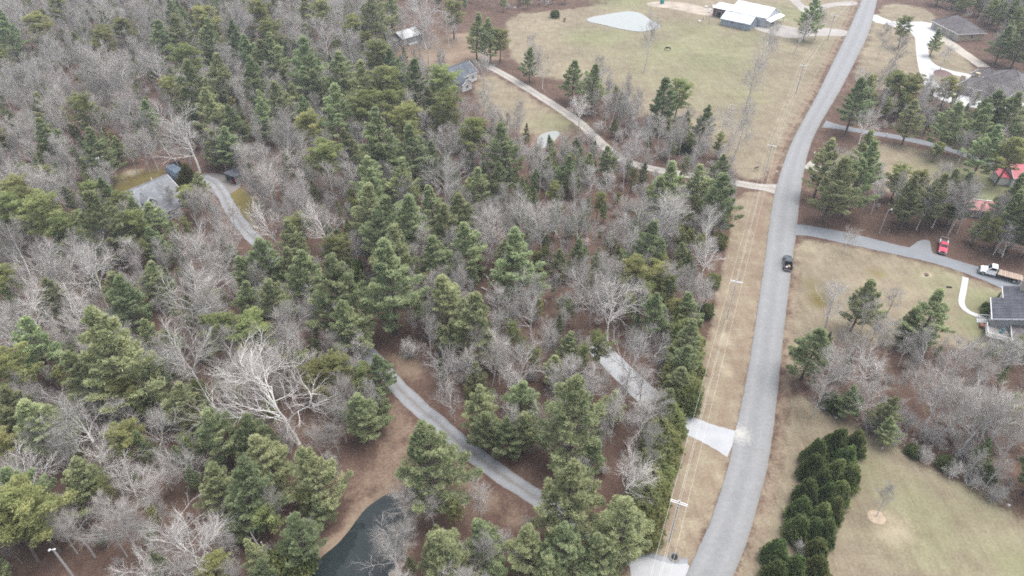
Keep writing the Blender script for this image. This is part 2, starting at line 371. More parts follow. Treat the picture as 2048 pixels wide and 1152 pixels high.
# water
def water_mat(name, c, rough):
    m, nt, ln, b = mat(name, rough, 0.5); b.inputs['Base Color'].default_value = (*c, 1); b.inputs['IOR'].default_value = 1.33
    p = nt.new("ShaderNodeNewGeometry").outputs['Position']
    bump(nt, ln, b, noise(nt, ln, p, 0.5, 2), 0.04, 0.05); return m
def poly_obj(name, P, z, m, kind='structure', lab=None, cat=None):
    V = [(x, y, z) for x, y in P]; T = tessellate_polygon([[Vector(v) for v in V]])
    me = new_mesh(name, V, [tuple(t) for t in T], m)
    bm = bmesh.new(); bm.from_mesh(me); bmesh.ops.recalc_face_normals(bm, faces=bm.faces)
    if bm.faces and sum(f.normal.z for f in bm.faces) < 0: bmesh.ops.reverse_faces(bm, faces=bm.faces)
    bm.to_mesh(me); bm.free()
    return tag(link(name, me), lab, cat, kind=kind)
W1 = water_mat('pond_water', (0.018, 0.024, 0.025), 0.03); W2 = water_mat('farm_pond_water', (0.21, 0.22, 0.205), 0.03)  # pale base colour of farm pond and pool stands in for bright sky reflection
poly_obj('near_pond_water', ponds[0], -0.38, W1); poly_obj('farm_pond_water', ponds[1], -0.22, W2); poly_obj('woodland_pool_water', ponds[2], -0.1, W2)

# roads and drives: sheets above the ground, uneven edges
def strip_obj(name, A, B, z, m, jag=0.0, n=None):
    n = n or max(len(A), len(B)); A = resample(A, n=n); B = resample(B, n=n); K = 6
    V = []; UV = []
    for i in range(n):
        a, b = A[i].copy(), B[i].copy(); d = (b-a)/max(np.linalg.norm(b-a), 1e-6)
        w1 = .6*w1+.8*rng.normal(0, jag) if i else 0; w2 = .6*w2+.8*rng.normal(0, jag) if i else 0; a -= d*w1; b += d*w2
        for k in range(K+1): p = a+(b-a)*k/K; V.append((p[0], p[1], z)); UV.append(k/K)
    Fq = [(i*(K+1)+k, i*(K+1)+k+1, (i+1)*(K+1)+k+1, (i+1)*(K+1)+k) for i in range(n-1) for k in range(K)]
    me = new_mesh(name, V, Fq, m)
    at = me.attributes.new('across', 'FLOAT', 'POINT'); at.data.foreach_set('value', UV)
    me.update()
    if me.polygons[0].normal.z < 0: me.flip_normals()
    return tag(link(name, me), kind='structure')
def offset(C, w):
    C = np.asarray(C); t = np.gradient(C, axis=0); t /= np.linalg.norm(t, axis=1)[:, None]; nrm = np.c_[-t[:, 1], t[:, 0]]
    w = np.asarray(w, float); w = w if w.ndim == 0 else w[:, None]
    return C+nrm*w/2, C-nrm*w/2
def road_mat():
    m, nt, ln, b = mat('road_asphalt', 0.85, 0.25)
    p = nt.new("ShaderNodeNewGeometry").outputs['Position']; ac = N(nt, "ShaderNodeAttribute", attribute_name='across').outputs['Fac']
    f = math_n(nt, ln, 'ADD', math_n(nt, ln, 'MULTIPLY', noise(nt, ln, p, 0.35, 5), 0.4), math_n(nt, ln, 'MULTIPLY', noise(nt, ln, p, 1.6, 3, .6), 0.6))
    r = ramp(nt, [(0.3, (0.152, 0.153, 0.155)), (0.7, (0.200, 0.201, 0.204))]); ln.new(f, r.inputs[0])
    prof = ramp(nt, [(0.0, (0.62, 0.60, 0.58)), (0.03, (0.92, 0.92, 0.92)), (0.22, (1.07, 1.07, 1.07)), (0.36, (0.97, 0.97, 0.97)), (0.5, (0.93, 0.93, 0.94)), (0.68, (1.06, 1.06, 1.06)), (0.9, (0.98, 0.98, 0.97)), (1.0, (0.88, 0.84, 0.78))])
    wv = math_n(nt, ln, 'ADD', ac, math_n(nt, ln, 'MULTIPLY', math_n(nt, ln, 'SUBTRACT', noise(nt, ln, p, 0.5, 3), 0.5), 0.05)); ln.new(wv, prof.inputs[0])
    c = mixc(nt, ln, 1.0, r.outputs[0], prof.outputs[0], 'MULTIPLY')
    # pale grit carried onto the road from the gravel drive's mouth
    q = G(1478, 868); d = nt.new("ShaderNodeVectorMath"); d.operation = 'DISTANCE'; ln.new(p, d.inputs[0]); d.inputs[1].default_value = (q.x, q.y, 0)
    mr = nt.new("ShaderNodeMapRange"); ln.new(d.outputs['Value'], mr.inputs['Value']); mr.inputs['From Min'].default_value = 0.3; mr.inputs['From Max'].default_value = 3.2; mr.inputs['To Min'].default_value = 1.0; mr.inputs['To Max'].default_value = -0.25
    g = math_n(nt, ln, 'MULTIPLY', math_n(nt, ln, 'ADD', mr.outputs[0], math_n(nt, ln, 'MULTIPLY', math_n(nt, ln, 'SUBTRACT', noise(nt, ln, p, 1.6, 4), 0.5), 1.6)), 0.8, True)
    c = mixc(nt, ln, g, c, (0.34, 0.33, 0.305))
    ln.new(c, b.inputs['Base Color'])
    return m
def gravel_mat(name, c1, c2, mid, amount):
    c1, c2, mid = (tuple(x*ALB for x in c) for c in (c1, c2, mid))
    m, nt, ln, b = mat(name, 0.95, 0.1)
    p = nt.new("ShaderNodeNewGeometry").outputs['Position']; ac = N(nt, "ShaderNodeAttribute", attribute_name='across').outputs['Fac']
    n1 = noise(nt, ln, p, 0.35, 4); n2 = noise(nt, ln, p, 7, 4, .75)
    f = math_n(nt, ln, 'ADD', math_n(nt, ln, 'MULTIPLY', n1, 0.5), math_n(nt, ln, 'MULTIPLY', n2, 0.5))
    r = ramp(nt, [(0.3, c1), (0.7, c2)]); ln.new(f, r.inputs[0])
    n3 = noise(nt, ln, p, 1.3, 4, .7)
    mr = ramp(nt, [(0.0, (0.8,)*3), (0.08, (0.15,)*3), (0.22, (0,)*3), (0.36, (0.25,)*3), (0.5, (0.75,)*3), (0.64, (0.25,)*3), (0.78, (0,)*3), (0.92, (0.15,)*3), (1.0, (0.8,)*3)]); ln.new(ac, mr.inputs[0])
    fac = math_n(nt, ln, 'MULTIPLY', math_n(nt, ln, 'MULTIPLY', mr.outputs[0], math_n(nt, ln, 'MULTIPLY', n3, 1.9)), amount, True)
    c = mixc(nt, ln, fac, r.outputs[0], mid); ln.new(c, b.inputs['Base Color'])
    bump(nt, ln, b, n3, 0.3, 0.04); return m
M['road'] = road_mat()
M['gravel'] = gravel_mat('gravel_bluegrey', (0.20, 0.212, 0.228), (0.36, 0.37, 0.388), (0.185, 0.16, 0.14), 1.0)
M['gravel_white'] = gravel_mat('gravel_white', (0.31, 0.322, 0.338), (0.46, 0.47, 0.486), (0.42, 0.40, 0.38), 0.35)
M['farm_gravel'] = gravel_mat('gravel_tan', (0.30, 0.28, 0.26), (0.44, 0.42, 0.40), (0.28, 0.24, 0.17), 0.9)
M['drive_asphalt'] = gravel_mat('drive_asphalt', (0.18, 0.193, 0.21), (0.245, 0.258, 0.276), (0.24, 0.24, 0.24), 0.4)
M['concrete'] = flat('concrete_pale', (0.50, 0.50, 0.50), 0.18, 0.25, 0.85)
M['concrete_tan'] = flat('concrete_tan', (0.40, 0.36, 0.31), 0.2, 0.3, 0.85)
M['yard_dirt'] = flat('yard_dirt', (0.35, 0.325, 0.30), 0.35, 0.12, 0.95)
strip_obj('road', RL, RR, 0.045, M['road'], 0.03, 700)
def drive(name, key, w, z, m, jag=0.16, mouth=0, start=0):
    C = resample(wat[key], step=0.7); n = len(C); t = np.linspace(0, 1, n); L = n*0.7
    ww = w + mouth*np.clip(1-(1-t)*L/6, 0, 1)**2 + start*np.clip(1-t*L/6, 0, 1)**2
    A, B = offset(C, ww); return strip_obj(name, A, B, z, m, jag, n)
drive('gravel_drive_long', 'LONG', 3.4, 0.030, M['gravel'], 0.08, 2)
drive('gravel_drive_short', 'SHORT', 4.7, 0.034, M['gravel_white'], 0.08, 2.2)
drive('farm_drive', 'FARM', 3.6, 0.026, M['farm_gravel'], 0.07, 3)
drive('east_lane', 'EAST', 3.4, 0.026, M['drive_asphalt'], 0.05, 0, 3)
drive('drive_spur', 'SPUR', 4.2, 0.022, M['farm_gravel'], 0.2, 0, 2)
poly_obj('gravel_pad', chaikin(gpts([(392,352),(418,345),(450,350),(484,362),(480,376),(455,392),(425,388),(405,372)]), 2, True), 0.022, M['gravel'])
poly_obj('gravel_apron', chaikin(gpts([(1258,1125),(1285,1112),(1320,1122),(1350,1130),(1381,1126),(1372,1152),(1330,1225),(1270,1220),(1262,1150)]), 1, True), 0.038, M['gravel_white'])
strip_obj('paved_drive', chaikin(gpts([(1586,449),(1606,449),(1650,457),(1700,466),(1745,477),(1795,491),(1830,497),(1880,511),(1920,523),(1960,534),(2010,546),(2090,565)])), chaikin(gpts([(1580,471),(1606,470),(1640,476),(1690,487),(1740,498),(1800,511),(1850,522),(1880,530),(1930,546),(1985,568),(2030,590),(2090,615)])), 0.030, M['drive_asphalt'], 0.06, 160)
poly_obj('drive_turnout', chaikin(gpts([(1812,500),(1826,490),(1838,481),(1855,479),(1861,484),(1862,498),(1866,508),(1840,510)]), 1, True), 0.034, M['drive_asphalt'])
WALK = chaikin(gpts([(1931,555),(1927,580),(1922,602),(1925,614),(1936,624),(1952,631),(1976,635)])); a_, b_ = offset(resample(WALK, step=0.6), 1.25)
strip_obj('concrete_walk', a_, b_, 0.06, M['concrete'], 0.0, len(a_))
poly_obj('concrete_drive', chaikin(gpts([(1746,26),(1775,40),(1795,44),(1860,43),(1888,60),(1872,75),(1858,86),(1856,110),(1866,128),(1895,140),(1952,151),(1946,162),(1920,152),(1876,143),(1862,150),(1870,165),(1892,180),(1930,192),(1990,200),(2060,205),(2060,226),(1960,218),(1890,205),(1855,185),(1840,150),(1832,110),(1830,66),(1790,53),(1738,42)]), 1, True), 0.03, M['concrete'])
TC = chaikin(gpts([(1878,72),(1902,88),(1930,108),(1968,134)])); a_, b_ = offset(resample(TC, step=2), 5.0)
strip_obj('tan_drive', a_, b_, 0.026, M['concrete_tan'], 0.1, len(a_))
poly_obj('barn_yard', chaikin(gpts([(1500,55),(1530,46),(1565,50),(1600,58),(1640,55),(1699,60),(1694,73),(1660,72),(1620,72),(1580,78),(1540,68)]), 2, True), 0.022, M['yard_dirt'])
poly_obj('barn_yard_track', chaikin(gpts([(1585,-15),(1600,2),(1612,14),(1640,10),(1690,2),(1716,4),(1714,11),(1670,12),(1640,22),(1625,38),(1610,32),(1590,10),(1565,-12)]), 1, True), 0.026, M['yard_dirt'])
poly_obj('muddy_farm_track', chaikin(gpts([(1290,6),(1320,2),(1380,6),(1440,24),(1440,34),(1400,30),(1340,16),(1300,14)]), 2, True), 0.018, flat('mud_track', (0.40, 0.34, 0.28), 0.4, 0.2, 0.95))
# ------------------------------------------------------------------ buildings
def shingle_mat(name, c, along='X'):
    c = tuple(x*ALB for x in c)
    m, nt, ln, b = mat(name, 0.9, 0.15)
    tc = nt.new("ShaderNodeTexCoord").outputs['Object']; mp = nt.new("ShaderNodeMapping"); ln.new(tc, mp.inputs[0])
    br = nt.new("ShaderNodeTexBrick"); ln.new(mp.outputs[0], br.inputs['Vector'])
    br.inputs['Color1'].default_value = (*[x*0.82 for x in c], 1); br.inputs['Color2'].default_value = (*[x*1.15 for x in c], 1); br.inputs['Mortar'].default_value = (*[x*0.6 for x in c], 1)
    br.inputs['Scale'].default_value = 1.0; br.inputs['Brick Width'].default_value = 0.9; br.inputs['Row Height'].default_value = 0.3; br.inputs['Mortar Size'].default_value = 0.03
    n = noise(nt, ln, tc, 0.5, 5); r = ramp(nt, [(0.3, (0.78,)*3), (0.7, (1.15,)*3)]); ln.new(n, r.inputs[0])
    mp2 = nt.new("ShaderNodeMapping"); mp2.inputs['Scale'].default_value = (2.6, 0.12, 0.12); ln.new(tc, mp2.inputs[0])
    r2 = ramp(nt, [(0.35, (0.84,)*3), (0.65, (1.08,)*3)]); ln.new(noise(nt, ln, mp2.outputs[0], 1.0, 3), r2.inputs[0])
    c_ = mixc(nt, ln, 1.0, mixc(nt, ln, 1.0, br.outputs['Color'], r.outputs[0], 'MULTIPLY'), r2.outputs[0], 'MULTIPLY')
    ln.new(c_, b.inputs['Base Color']); bump(nt, ln, b, br.outputs['Fac'], -0.3, 0.02)
    return m
def board_mat(name, c1, c2, freq=3.0, metal=0.0, rough=0.8):
    """upright boards or ribs: streaks that run down the wall"""
    c1, c2 = tuple(x*ALB for x in c1), tuple(x*ALB for x in c2)
    m, nt, ln, b = mat(name, rough, 0.3, metal)
    tc = nt.new("ShaderNodeTexCoord").outputs['Object']; mp = nt.new("ShaderNodeMapping"); mp.inputs['Scale'].default_value = (freq, freq, 0.15); ln.new(tc, mp.inputs[0])
    r = ramp(nt, [(0.3, c1), (0.7, c2)]); ln.new(noise(nt, ln, mp.outputs[0], 1.0, 4), r.inputs[0]); ln.new(r.outputs[0], b.inputs['Base Color'])
    return m
def brick_mat(name, c):
    c = tuple(x*ALB for x in c)
    m, nt, ln, b = mat(name, 0.9, 0.15)
    tc = nt.new("ShaderNodeTexCoord").outputs['Object']; br = nt.new("ShaderNodeTexBrick"); ln.new(tc, br.inputs['Vector'])
    br.inputs['Color1'].default_value = (*[x*0.88 for x in c], 1); br.inputs['Color2'].default_value = (*[x*1.1 for x in c], 1); br.inputs['Mortar'].default_value = (*[x*0.8 for x in c], 1)
    br.inputs['Scale'].default_value = 2.0; ln.new(br.outputs['Color'], b.inputs['Base Color']); return m
M['sh_grey'] = shingle_mat('shingle_grey', (0.235, 0.245, 0.26)); M['sh_dark'] = shingle_mat('shingle_dark', (0.105, 0.108, 0.125)); M['sh_brown'] = shingle_mat('shingle_brown', (0.150, 0.135, 0.138)); M['sh_blue'] = shingle_mat('shingle_bluegrey', (0.135, 0.15, 0.17))
M['white'] = flat('white_paint', (0.78, 0.78, 0.77), 0.08, 0.8, 0.6); M['siding'] = board_mat('siding_white', (0.62, 0.61, 0.59), (0.74, 0.73, 0.71), 0.6)
M['siding_grey'] = board_mat('siding_grey', (0.30, 0.31, 0.32), (0.42, 0.43, 0.44), 0.6)
M['brick_tan'] = brick_mat('brick_tan', (0.50, 0.43, 0.32)); M['brick_red'] = brick_mat('brick_red', (0.26, 0.12, 0.09))
M['metal_white'] = board_mat('roof_metal_white', (0.78, 0.79, 0.80), (0.88, 0.89, 0.90), 0.8, 0.0, 0.45); M['metal_pale'] = board_mat('roof_metal_pale', (0.42, 0.46, 0.50), (0.66, 0.69, 0.72), 0.9, 0.0, 0.5); M['metal_galv'] = board_mat('roof_metal_weathered', (0.38, 0.40, 0.40), (0.62, 0.63, 0.63), 0.8, 0.0, 0.55)
M['metal_red'] = board_mat('roof_metal_red', (0.36, 0.06, 0.085), (0.45, 0.095, 0.12), 1.5, 0.0, 0.45); M['metal_pink'] = flat('roof_metal_faded_red', (0.56, 0.22, 0.22), 0.5, 0.7, 0.6, c2=(0.24, 0.13, 0.12))
M['wood_blue'] = board_mat('boards_bluegrey', (0.24, 0.29, 0.34), (0.42, 0.47, 0.52), 1.6); M['wood_brown'] = board_mat('boards_redbrown', (0.11, 0.065, 0.06), (0.19, 0.12, 0.11), 1.6); M['wood_grey'] = board_mat('boards_grey', (0.22, 0.21, 0.20), (0.36, 0.35, 0.33), 1.2)
M['metal_blue'] = board_mat('shed_bluegrey', (0.12, 0.16, 0.21), (0.20, 0.25, 0.31), 1.0, 0.0, 0.5)
M['door'] = flat('garage_door_grey', (0.30, 0.29, 0.28), 0.12, 1.0, 0.6); M['door_tan'] = flat('door_tan', (0.52, 0.45, 0.33), 0.12, 1.0, 0.6)
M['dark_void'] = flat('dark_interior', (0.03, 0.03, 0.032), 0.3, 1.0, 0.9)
def glass_mat(name, c=(0.03, 0.035, 0.045), rough=0.06):
    m, nt, ln, b = mat(name, rough, 0.6); b.inputs['Base Color'].default_value = (*c, 1); b.inputs['IOR'].default_value = 1.5; return m
M['glass'] = glass_mat('window_glass')

def window(o, pos, w, h, face, trim='white'):
    """framed window on a wall; pos = centre on the wall plane; face is the outward side"""
    f = MB(); x, y, z = pos; s = {'x-': (-1, 0), 'x+': (1, 0), 'y-': (0, -1), 'y+': (0, 1)}[face]
    t = 0.10
    def bar(du, dz, lu, lz, dep=0.08, off=0.035):
        c = (x+s[0]*off+(du if s[0] == 0 else 0), y+s[1]*off+(du if s[1] == 0 else 0), z+dz)
        d = (lu if s[0] == 0 else dep, lu if s[1] == 0 else dep, lz); return c, d
    for du, dz, lu, lz in ((-w/2, 0, t, h+t), (w/2, 0, t, h+t), (0, h/2, w-t, t), (0, -h/2, w-t, t), (0, 0, w-t, 0.05)): f.box(*bar(du, dz, lu, lz))
    win = f.build('window', M[trim], o); MB().box(*bar(0, 0, w-t*0.9, h-t*0.9, 0.03, 0.02)).build('pane', M['glass'], win); return win
def door(o, pos, w, h, face, m='door', handle=True):
    x, y, z = pos; s = {'x-': (-1, 0), 'x+': (1, 0), 'y-': (0, -1), 'y+': (0, 1)}[face]
    d = MB().box((x+s[0]*0.03, y+s[1]*0.03, z+h/2), (w if s[0] == 0 else 0.08, w if s[1] == 0 else 0.08, h)).build('door', M[m], o)
    f = MB()
    for du in (-w/2-0.05, w/2+0.05): f.box((x+s[0]*0.05+(du if s[0] == 0 else 0), y+s[1]*0.05+(du if s[1] == 0 else 0), z+h/2), (0.1 if s[0] == 0 else 0.1, 0.1, h+0.1))
    f.box((x+s[0]*0.052, y+s[1]*0.052, z+h+0.06), (w+0.2 if s[0] == 0 else 0.1, w+0.2 if s[1] == 0 else 0.1, 0.1)); f.build('door_frame', M['white'], d)
    return d
def gable_walls(o, L, Wd, wh, rh, m, x0=None, y0=0.0, name='wall'):
    x0 = -L/2 if x0 is None else x0
    return MB().prism([(y0-Wd/2, 0), (y0+Wd/2, 0), (y0+Wd/2, wh), (y0, rh), (y0-Wd/2, wh)], x0, x0+L).build(name, M[m], o)
def gable_roof(o, L, Wd, wh, rh, m, x0=None, y0=0.0, ov=0.45, t=0.16, panels=0, trim='white'):
    """two slopes; with panels each metal sheet is a part of its own"""
    x0 = -L/2 if x0 is None else x0; sl = (rh-wh)/(Wd/2); lift = 0.10
    zr = rh+lift+t*0.6; ze = wh-sl*ov+lift+t*0.6; xa, xb = x0-ov, x0+L+ov; roofs = []
    for s in (-1, 1):
        ye = y0+s*(Wd/2+ov)
        if panels:
            w = (xb-xa)/panels
            for k in range(panels):
                a, b = xa+k*w+0.012, xa+(k+1)*w-0.012; dz = 0.02*(k % 2)
                roofs.append(MB().slab([(a, ye, ze+dz), (b, ye, ze+dz), (b, y0, zr+dz), (a, y0, zr+dz)] if s < 0 else [(b, ye, ze+dz), (a, ye, ze+dz), (a, y0, zr+dz), (b, y0, zr+dz)], t).build('roof_panel', M[m], o))
        else:
            roofs.append(MB().slab([(xa, ye, ze), (xb, ye, ze), (xb, y0+s*0.01, zr), (xa, y0+s*0.01, zr)] if s < 0 else [(xb, ye, ze), (xa, ye, ze), (xa, y0+s*0.01, zr), (xb, y0+s*0.01, zr)], t).build('roof', M[m], o))
    MB().box(((xa+xb)/2, y0, zr+0.02), (xb-xa+0.02, 0.32, 0.07)).build('ridge_cap', M[m], roofs[0])
    if trim:
        f = MB()
        for s in (-1, 1):
            f.box(((xa+xb)/2, y0+s*(Wd/2+ov+0.04), ze-0.10), (xb-xa, 0.07, 0.18))
        f.build('gutter', M[trim], roofs[0])
        for xx in (xa-0.03, xb+0.03):
            f = MB()
            for s in (-1, 1): f.prism([(y0, zr+0.02), (y0+s*(Wd/2+ov), ze+0.02), (y0+s*(Wd/2+ov), ze-0.2), (y0, zr-0.2)], xx-0.04, xx+0.04)
            f.build('barge_board', M[trim], roofs[0])
    return roofs
def hip_block(o, cx, cy, L, Wd, wh, rh, wm, rm, ov=0.6, t=0.18):
    MB().box((cx, cy, wh/2), (L, Wd, wh)).build('wall', M[wm], o)
    a, b = L/2+ov, Wd/2+ov; r = max(0.3, a-b); z0, z1 = wh+0.05, rh
    E_ = [Vector((cx-a, cy-b, z0)), Vector((cx+a, cy-b, z0)), Vector((cx+a, cy+b, z0)), Vector((cx-a, cy+b, z0))]; R_ = [Vector((cx-r, cy, z1)), Vector((cx+r, cy, z1))]
    V = E_+R_+[e-Vector((0, 0, t)) for e in E_]
    mb = MB().add(V, [(0, 1, 5, 4), (1, 2, 5), (2, 3, 4, 5), (3, 0, 4), (9, 8, 7, 6), (0, 6, 7, 1), (1, 7, 8, 2), (2, 8, 9, 3), (3, 9, 6, 0)])
    rf = mb.build('roof', M[rm], o)
    caps = MB()
    for e, k in ((E_[0], 0), (E_[3], 0), (E_[1], 1), (E_[2], 1)): caps.tube([e+Vector((0, 0, 0.02)), R_[k]+Vector((0, 0, 0.02))], 0.11, 5)
    caps.tube([R_[0], R_[1]], 0.12, 5); caps.build('ridge_cap', M[rm], rf)
    g = MB()
    for (x, y, lx, ly) in ((cx, cy-b-0.05, 2*a, 0.1), (cx, cy+b+0.05, 2*a, 0.1), (cx-a-0.05, cy, 0.1, 2*b+0.2), (cx+a+0.05, cy, 0.1, 2*b+0.2)): g.box((x, y, z0-0.08), (lx, ly, 0.16))
    g.build('gutter', M['white'], rf); return rf

# grey house in the wood, west
hA = tag(empty('grey_house', (-95.6, 156.4, 0), math.radians(53)), 'house with broad grey shingle roof and white dormer among pines', 'house')
gable_walls(hA, 12.2, 13.0, 3.0, 6.9, 'siding'); gable_roof(hA, 12.2, 13.0, 3.0, 6.9, 'sh_grey')
dm = MB(); dm.prism([(-3.6, 3.2), (-0.9, 3.2), (-0.9, 5.0), (-2.25, 6.1), (-3.6, 5.0)], -5.6, -1.0, 'y'); dmo = dm.build('dormer', M['siding'], hA)
for s in (-1, 1): MB().slab([(-2.25, -5.95, 6.24), (-2.25+s*1.75, -5.95, 4.84), (-2.25+s*1.75, -1.2, 4.84), (-2.25, -1.2, 6.24)], 0.12).build('dormer_roof', M['sh_grey'], dmo)
for s in (-1, 1): MB().prism([(-2.25, 6.28), (-2.25+s*1.8, 4.84), (-2.25+s*1.8, 4.58), (-2.25, 6.02)], -6.05, -5.93, 'y').build('dormer_trim', M['white'], dmo)
window(hA, (-2.25, -5.6, 4.75), 1.0, 1.2, 'y-')
pr = MB().slab([(-7.5, -9.6, 2.5), (3.5, -9.6, 2.5), (3.5, -6.6, 3.3), (-7.5, -6.6, 3.3)], 0.15).build('porch_roof', M['sh_grey'], hA)
for x in (-7.2, -3.6, 0, 3.2): MB().box((x, -9.4, 1.25), (0.16, 0.16, 2.3)).build('porch_post', M['white'], hA)
MB().box((-2, -8.1, 0.1), (11, 3.0, 0.3)).build('porch_deck', M['wood_grey'], hA)
rl = MB(); rl.box((-2, -9.4, 1.05), (11, 0.08, 0.1)); [rl.box((-7.3+k*0.5, -9.4, 0.65), (0.05, 0.05, 0.75)) for k in range(22)]; rl.build('porch_rail', M['white'], hA)
for x in (-5, 1.5): window(hA, (x, -6.5, 1.6), 1.1, 1.3, 'y-')
window(hA, (6.1, -2.5, 1.7), 1.1, 1.3, 'x+'); window(hA, (6.1, 2.2, 1.7), 1.1, 1.3, 'x+'); window(hA, (6.1, 0, 4.4), 0.9, 1.1, 'x+')
MB().tube([(2.5, 0.6, 6.6), (2.5, 0.6, 7.6)], 0.12, 8).build('vent_pipe', M['white'], hA)

# blue-grey shed, open-fronted shed, canopy in the yard
s = tag(empty('blue_shed', (-95.4, 173.2, 0), math.radians(-40)), 'blue-grey metal shed with rounded gambrel roof behind the grey house', 'shed')
MB().prism([(-1.6, 0), (1.6, 0), (1.6, 1.7), (1.15, 2.5), (0, 2.85), (-1.15, 2.5), (-1.6, 1.7)], -2.6, 2.6).build('wall', M['metal_blue'], s)
MB().prism([(-1.75, 1.62), (-1.24, 2.58), (0, 2.96), (1.24, 2.58), (1.75, 1.62), (1.66, 1.6), (1.17, 2.53), (0, 2.88), (-1.17, 2.53), (-1.66, 1.6)], -2.75, 2.75).build('roof', M['metal_blue'], s)
door(s, (-2.6, 0, 0.05), 1.3, 1.9, 'x-', 'door'); window(s, (0.4, -1.6, 1.1), 0.7, 0.6, 'y-')
s = tag(empty('open_shed', (-78.0, 170.8, 0), math.radians(-32)), 'small dark open-fronted shed at the end of the gravel pad', 'shed')
w_ = MB(); w_.box((0, 1.5, 1.2), (4.2, 0.12, 2.4)); w_.box((-2.04, 0, 1.2), (0.12, 2.9, 2.4)); w_.box((2.04, 0, 1.2), (0.12, 2.9, 2.4)); w_.build('wall', M['wood_grey'], s)
for x in (-2.0, 0, 2.0): MB().box((x, -1.5, 1.25), (0.14, 0.14, 2.5)).build('post', M['wood_grey'], s)
for k in range(5): MB().slab([(-2.4+k*0.97, -1.9, 2.72), (-1.45+k*0.97, -1.9, 2.72), (-1.45+k*0.97, 1.8, 2.45), (-2.4+k*0.97, 1.8, 2.45)], 0.07).build('roof_panel', M['sh_dark'], s)
mw = tag(empty('lawn_mower', (-78.1, 170.0, 0), math.radians(-100)), 'red riding mower parked inside the open-fronted shed', 'mower')
MB().hull([(0.1, -.35, .35), (0.9, -.3, .35), (0.9, .3, .35), (0.1, .35, .35)], [(0.1, -.32, .85), (0.8, -.25, .8), (0.8, .25, .8), (0.1, .32, .85)]).build('bonnet', flat('mower_red', (0.5, 0.03, 0.04), 0.2, 2, 0.4), mw)
MB().box((-0.35, 0, 0.4), (0.9, 0.7, 0.2)).build('chassis', M['dark_void'], mw); sw = MB(); sw.box((-0.4, 0, 0.6), (0.45, 0.5, 0.12)); sw.box((-0.62, 0, 0.85), (0.1, 0.5, 0.45)); sw.build('seat', M['dark_void'], mw)
for x, y, r in ((0.65, .42, .2), (.65, -.42, .2), (-.5, .45, .28), (-.5, -.45, .28)): MB().tube([(x, y-.1, r), (x, y+.1, r)], r, 12).build('wheel', M['dark_void'], mw)
cp = tag(empty('canopy_trailer', (-122.4, 180.6, 0), math.radians(-24)), 'long low trailer with white sheet roof behind the yard pines', 'trailer')
MB().box((0, 0, 1.45), (6.4, 2.4, 1.9)).build('body', M['wood_grey'], cp)
for k in range(6): MB().box((-2.75+k*1.1, 0, 2.52+0.015*(k % 2)), (1.08, 2.8, 0.08)).build('roof_panel', M['metal_white'], cp)
for x in (-1.2, 1.2):
    for y in (-1.1, 1.1): MB().tube([(x, y-.1, .35), (x, y+.1, .35)], .35, 12).build('wheel', M['dark_void'], cp)
door(cp, (1.6, -1.2, 0.6), 0.8, 1.7, 'y-', 'door_tan')
p = G(268, 297); bh = tag(empty('feed_stand', (p.x, p.y, 0)), 'small white-topped box stand among trunks behind the yard', 'stand')
MB().box((0, 0, 0.75), (0.55, 0.55, 0.9)).build('box', M['dark_void'], bh); MB().box((0, 0, 1.25), (0.7, 0.7, 0.1)).build('lid', M['white'], bh)
for x in (-.2, .2):
    for y in (-.2, .2): MB().box((x, y, .15), (.07, .07, .3)).build('leg', M['wood_grey'], bh)
p = G(352, 334); tk = tag(empty('round_tank', (p.x, p.y, 0), 0.6), 'dark round tank lying behind the blue-grey shed', 'tank')
MB().tube([(-1.5, 0, .95), (-1.3, 0, .95), (1.3, 0, .95), (1.5, 0, .95)], .8, 14).build('body', M['dark_void'], tk)
for x in (-.8, .8): MB().box((x, 0, .15), (.2, 1.2, .3)).build('cradle', M['wood_grey'], tk)

# cabin with pale metal roof
h = tag(empty('cabin', (-44.4, 290.2, 0), math.radians(44)), 'weathered cabin with pale metal roof at the far wood edge', 'cabin')
gable_walls(h, 9.2, 8.0, 2.9, 4.6, 'wood_grey'); gable_roof(h, 9.2, 8.0, 2.9, 4.6, 'metal_galv', panels=6)
door(h, (-3.2, -4.0, 0.2), 1.0, 2.1, 'y-', 'door_tan'); gp = MB().box((1.0, -4.05, 1.4), (6.2, 0.06, 1.9)).build('porch_screen', M['siding_grey'], h)
for k in range(5): MB().box((-2.0+k*1.5, -4.12, 1.4), (0.1, 0.08, 2.1)).build('porch_post', M['wood_grey'], h)
MB().box((1.0, -4.8, 0.2), (6.8, 1.5, 0.4)).build('step', M['concrete'], h); window(h, (-4.6, 1, 1.6), 1.0, 1.1, 'x-')
lt = MB().slab([(-7.6, -3.0, 2.2), (-4.7, -3.0, 2.7), (-4.7, 3.0, 2.7), (-7.6, 3.0, 2.2)], 0.1).build('lean_to_roof', M['wood_grey'], h)
for y in (-2.8, 2.8): MB().box((-7.4, y, 1.1), (.15, .15, 2.2)).build('post', M['wood_grey'], h)
for k, (x, y) in enumerate([(790, 92), (797, 86), (786, 84)]):
    p = G(x, y); MB_ = MB(); [MB_.box((random.uniform(-1.2, 1.2), random.uniform(-.5, .5), .12+.16*j), (random.uniform(1.6, 3), .2, .12), random.uniform(-.25, .25)) for j in range(5)]
    o_ = MB_.build('lumber_pile', M['wood_grey'] if k else M['white']); o_.location = (p.x, p.y, 0); o_.rotation_euler.z = 0.5*k
    tag(o_, ['pale stack of boards nearest the cabin lean-to', 'grey stack of boards under the cabin lean-to', 'grey stack of boards beyond the cabin lean-to'][k], 'lumber pile', 'board stacks beside the cabin')

